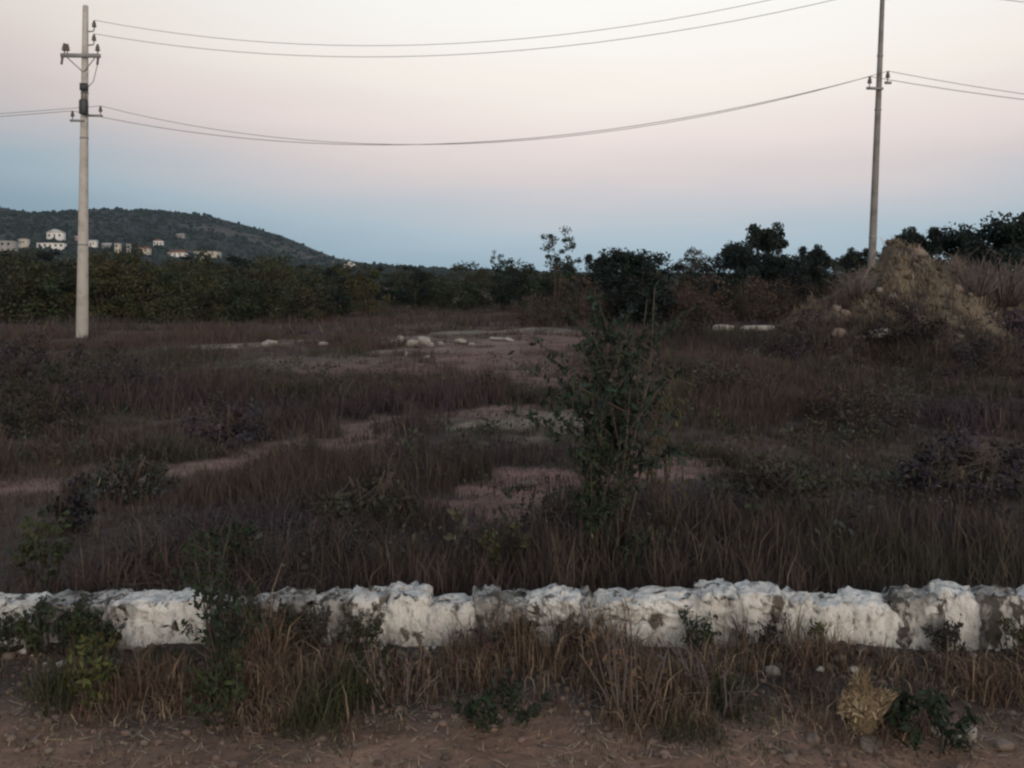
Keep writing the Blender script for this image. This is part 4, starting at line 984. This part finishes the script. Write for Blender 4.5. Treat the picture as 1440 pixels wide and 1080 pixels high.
RG = 'pale rubble lying across the field'
for k, (px, py, w, h) in enumerate([(552, 486, 16, 12), (562, 484, 12, 14), (580, 487, 18, 12), (596, 485, 20, 14), (606, 488, 10, 8), (540, 487, 10, 8), (648, 484, 24, 8), (664, 486, 14, 6), (700, 480, 26, 5),
                                    (716, 481, 18, 5), (382, 485, 16, 9), (372, 486, 10, 7), (455, 486, 18, 7), (498, 488, 14, 5), (574, 500, 10, 7), (600, 503, 12, 5), (330, 488, 12, 5), (620, 487, 9, 7)]):
    loose(px, py, w, h, 'pale rubble stone in the strip of rubble across the field', MT_STONE, 'rubble_stone', group=RG)
for px, py, w, h, l in [(740, 690, 26, 10, 'pale flat stone on the red bare patch'), (722, 694, 14, 7, 'small pale stone on the red bare patch'), (410, 640, 18, 7, 'pale stone at the edge of the dirt track'),
                        (440, 634, 20, 6, 'flat pale stone lying in the dirt track'), (283, 662, 18, 14, 'greyish stone where the dirt track begins')]:
    loose(px, py, w, h, l, MT_ROCK)
# pale concrete strips beyond the tall weed, slab and bits on the mound
def slab(px, py, wpx, tk, label, rz=0.03):
    x, d = ground_pt(px, py); W = wpx / F * d
    V = rough_stone(W, 0.5, tk, int(rng.integers(1, 9999)), 4, 9.0, 0.03)
    o = obj('concrete_strip', V, MT_STONE); o.location = (x, d, float(gz(x, d)) + tk * 0.42); o.rotation_euler = (0, 0, rz); tag(o, label, 'concrete strip')
slab(1017, 466, 28, 0.26, 'short pale concrete strip on the ground beyond the tall weeds')
slab(1064, 466, 46, 0.26, 'longer pale concrete strip on the ground left of the mound')
for px, py, w, h, d, l in [(1237, 470, 34, 10, 17.9, 'whitish broken slab lying on the lower face of the mound'), (1210, 410, 12, 13, 19.0, 'yellowish lump on the left slope of the mound'), (1237, 412, 10, 11, 18.8, 'pale round stone on the left slope of the mound'),
                           (1255, 420, 12, 9, 18.6, 'small grey stone beside the pale round one on the mound'), (1220, 426, 12, 9, 18.5, 'dull stone below the yellowish lump on the mound'), (1212, 475, 22, 6, 18.0, 'dark chip of slab beside the whitish one')]:
    # find the mound surface along this line of sight
    dd = np.arange(14.0, 22.0, 0.02); zz = EYE - (py - HY) / F * dd; xx = (px - CX) / F * dd
    k = np.nonzero(surf(xx, dd) >= zz)[0]; dh = dd[k[0]] if len(k) else d
    W = w / F * dh; H = h / F * dh
    o = obj('mound_stone', rough_stone(W, W * 0.7, H * 1.3, int(rng.integers(1, 9999)), 3, 4.0, 0.10), MT_STONE if 'dark' not in l and 'dull' not in l else MT_ROCK)
    o.location = ((px - CX) / F * dh, dh, EYE - (py - HY) / F * dh + H * 0.1); o.rotation_euler = (0.2, -0.15, rng.uniform(-0.3, 0.3)); tag(o, l, 'stone')
for k in range(26):
    x = MX + rng.uniform(-2.6, 3.4); y = MY + rng.uniform(-2.4, 0.2); W = rng.uniform(0.10, 0.34)
    o = obj('mound_lump', rough_stone(W, W * rng.uniform(0.6, 0.9), W * rng.uniform(0.5, 0.9), int(rng.integers(1, 99999)), 4, 4.5, 0.1, 0.25, 10, 0.65), MT_ROCK)
    o.location = (x, y, float(surf(np.array([x]), np.array([y]))[0]) + W * 0.1); o.rotation_euler = tuple(rng.uniform(-0.5, 0.5, 3))
    tag(o, 'brown lump of rubble sticking out of the earth mound', 'rubble', 'rubble lumps on the earth mound')
p0 = at(1204, 402, 19.0); p1 = at(1231, 356, 19.3); p0.z -= 0.1
b = MB(); b.tube([p0 + Vector((-0.08, 0, -0.1)), p0.lerp(p1, 0.5) + Vector((0.02, 0, -0.03)), p1], [0.035, 0.03, 0.02], 6)
tag(obj('dry_branch', b.mesh('dry_branch'), MT_TWIG), 'pale bare branch leaning on the mound at the foot of the pole', 'branch')

# pebbles on the verge
n = 5200; y = rng.uniform(2.4, 3.9, n); x = (rng.random(n) * 2 - 1) * 3.4; r_ = 0.003 + 0.016 * rng.random(n) ** 5
P = np.stack([x, y, gz(x, y) + r_ * 0.3], 1); S = np.stack([r_ * 1.2, r_, r_ * 0.8], 1)
o = obj('pebbles', tri_mesh('pebbles', *ico_cloud(P, S, tint_rand((0.17, 0.125, 0.10), n, 0.4, 0.05))), MT_GRASS); tag(o, 'small brown pebbles scattered over the verge soil', 'pebbles', kind='stuff')

# ------------------------------------------------------------------ evening haze
b = MB(); b.box((-100, 800, 74), (3800, 1850, 160))
hz_ = obj('haze', b.mesh('haze'), None); hz_['kind'] = 'stuff'; hz_['label'] = 'thin bluish evening haze over the plain'; hz_['category'] = 'haze'
m = bpy.data.materials.new('haze'); m.use_nodes = True; t_ = m.node_tree; t_.nodes.clear()
pv = t_.nodes.new('ShaderNodeVolumePrincipled'); pv.inputs['Color'].default_value = (0.50, 0.74, 1.0, 1); pv.inputs['Density'].default_value = 0.00007; pv.inputs['Anisotropy'].default_value = 0.0
om = t_.nodes.new('ShaderNodeOutputMaterial'); t_.links.new(pv.outputs[0], om.inputs['Volume'])
hz_.data.materials.append(m)
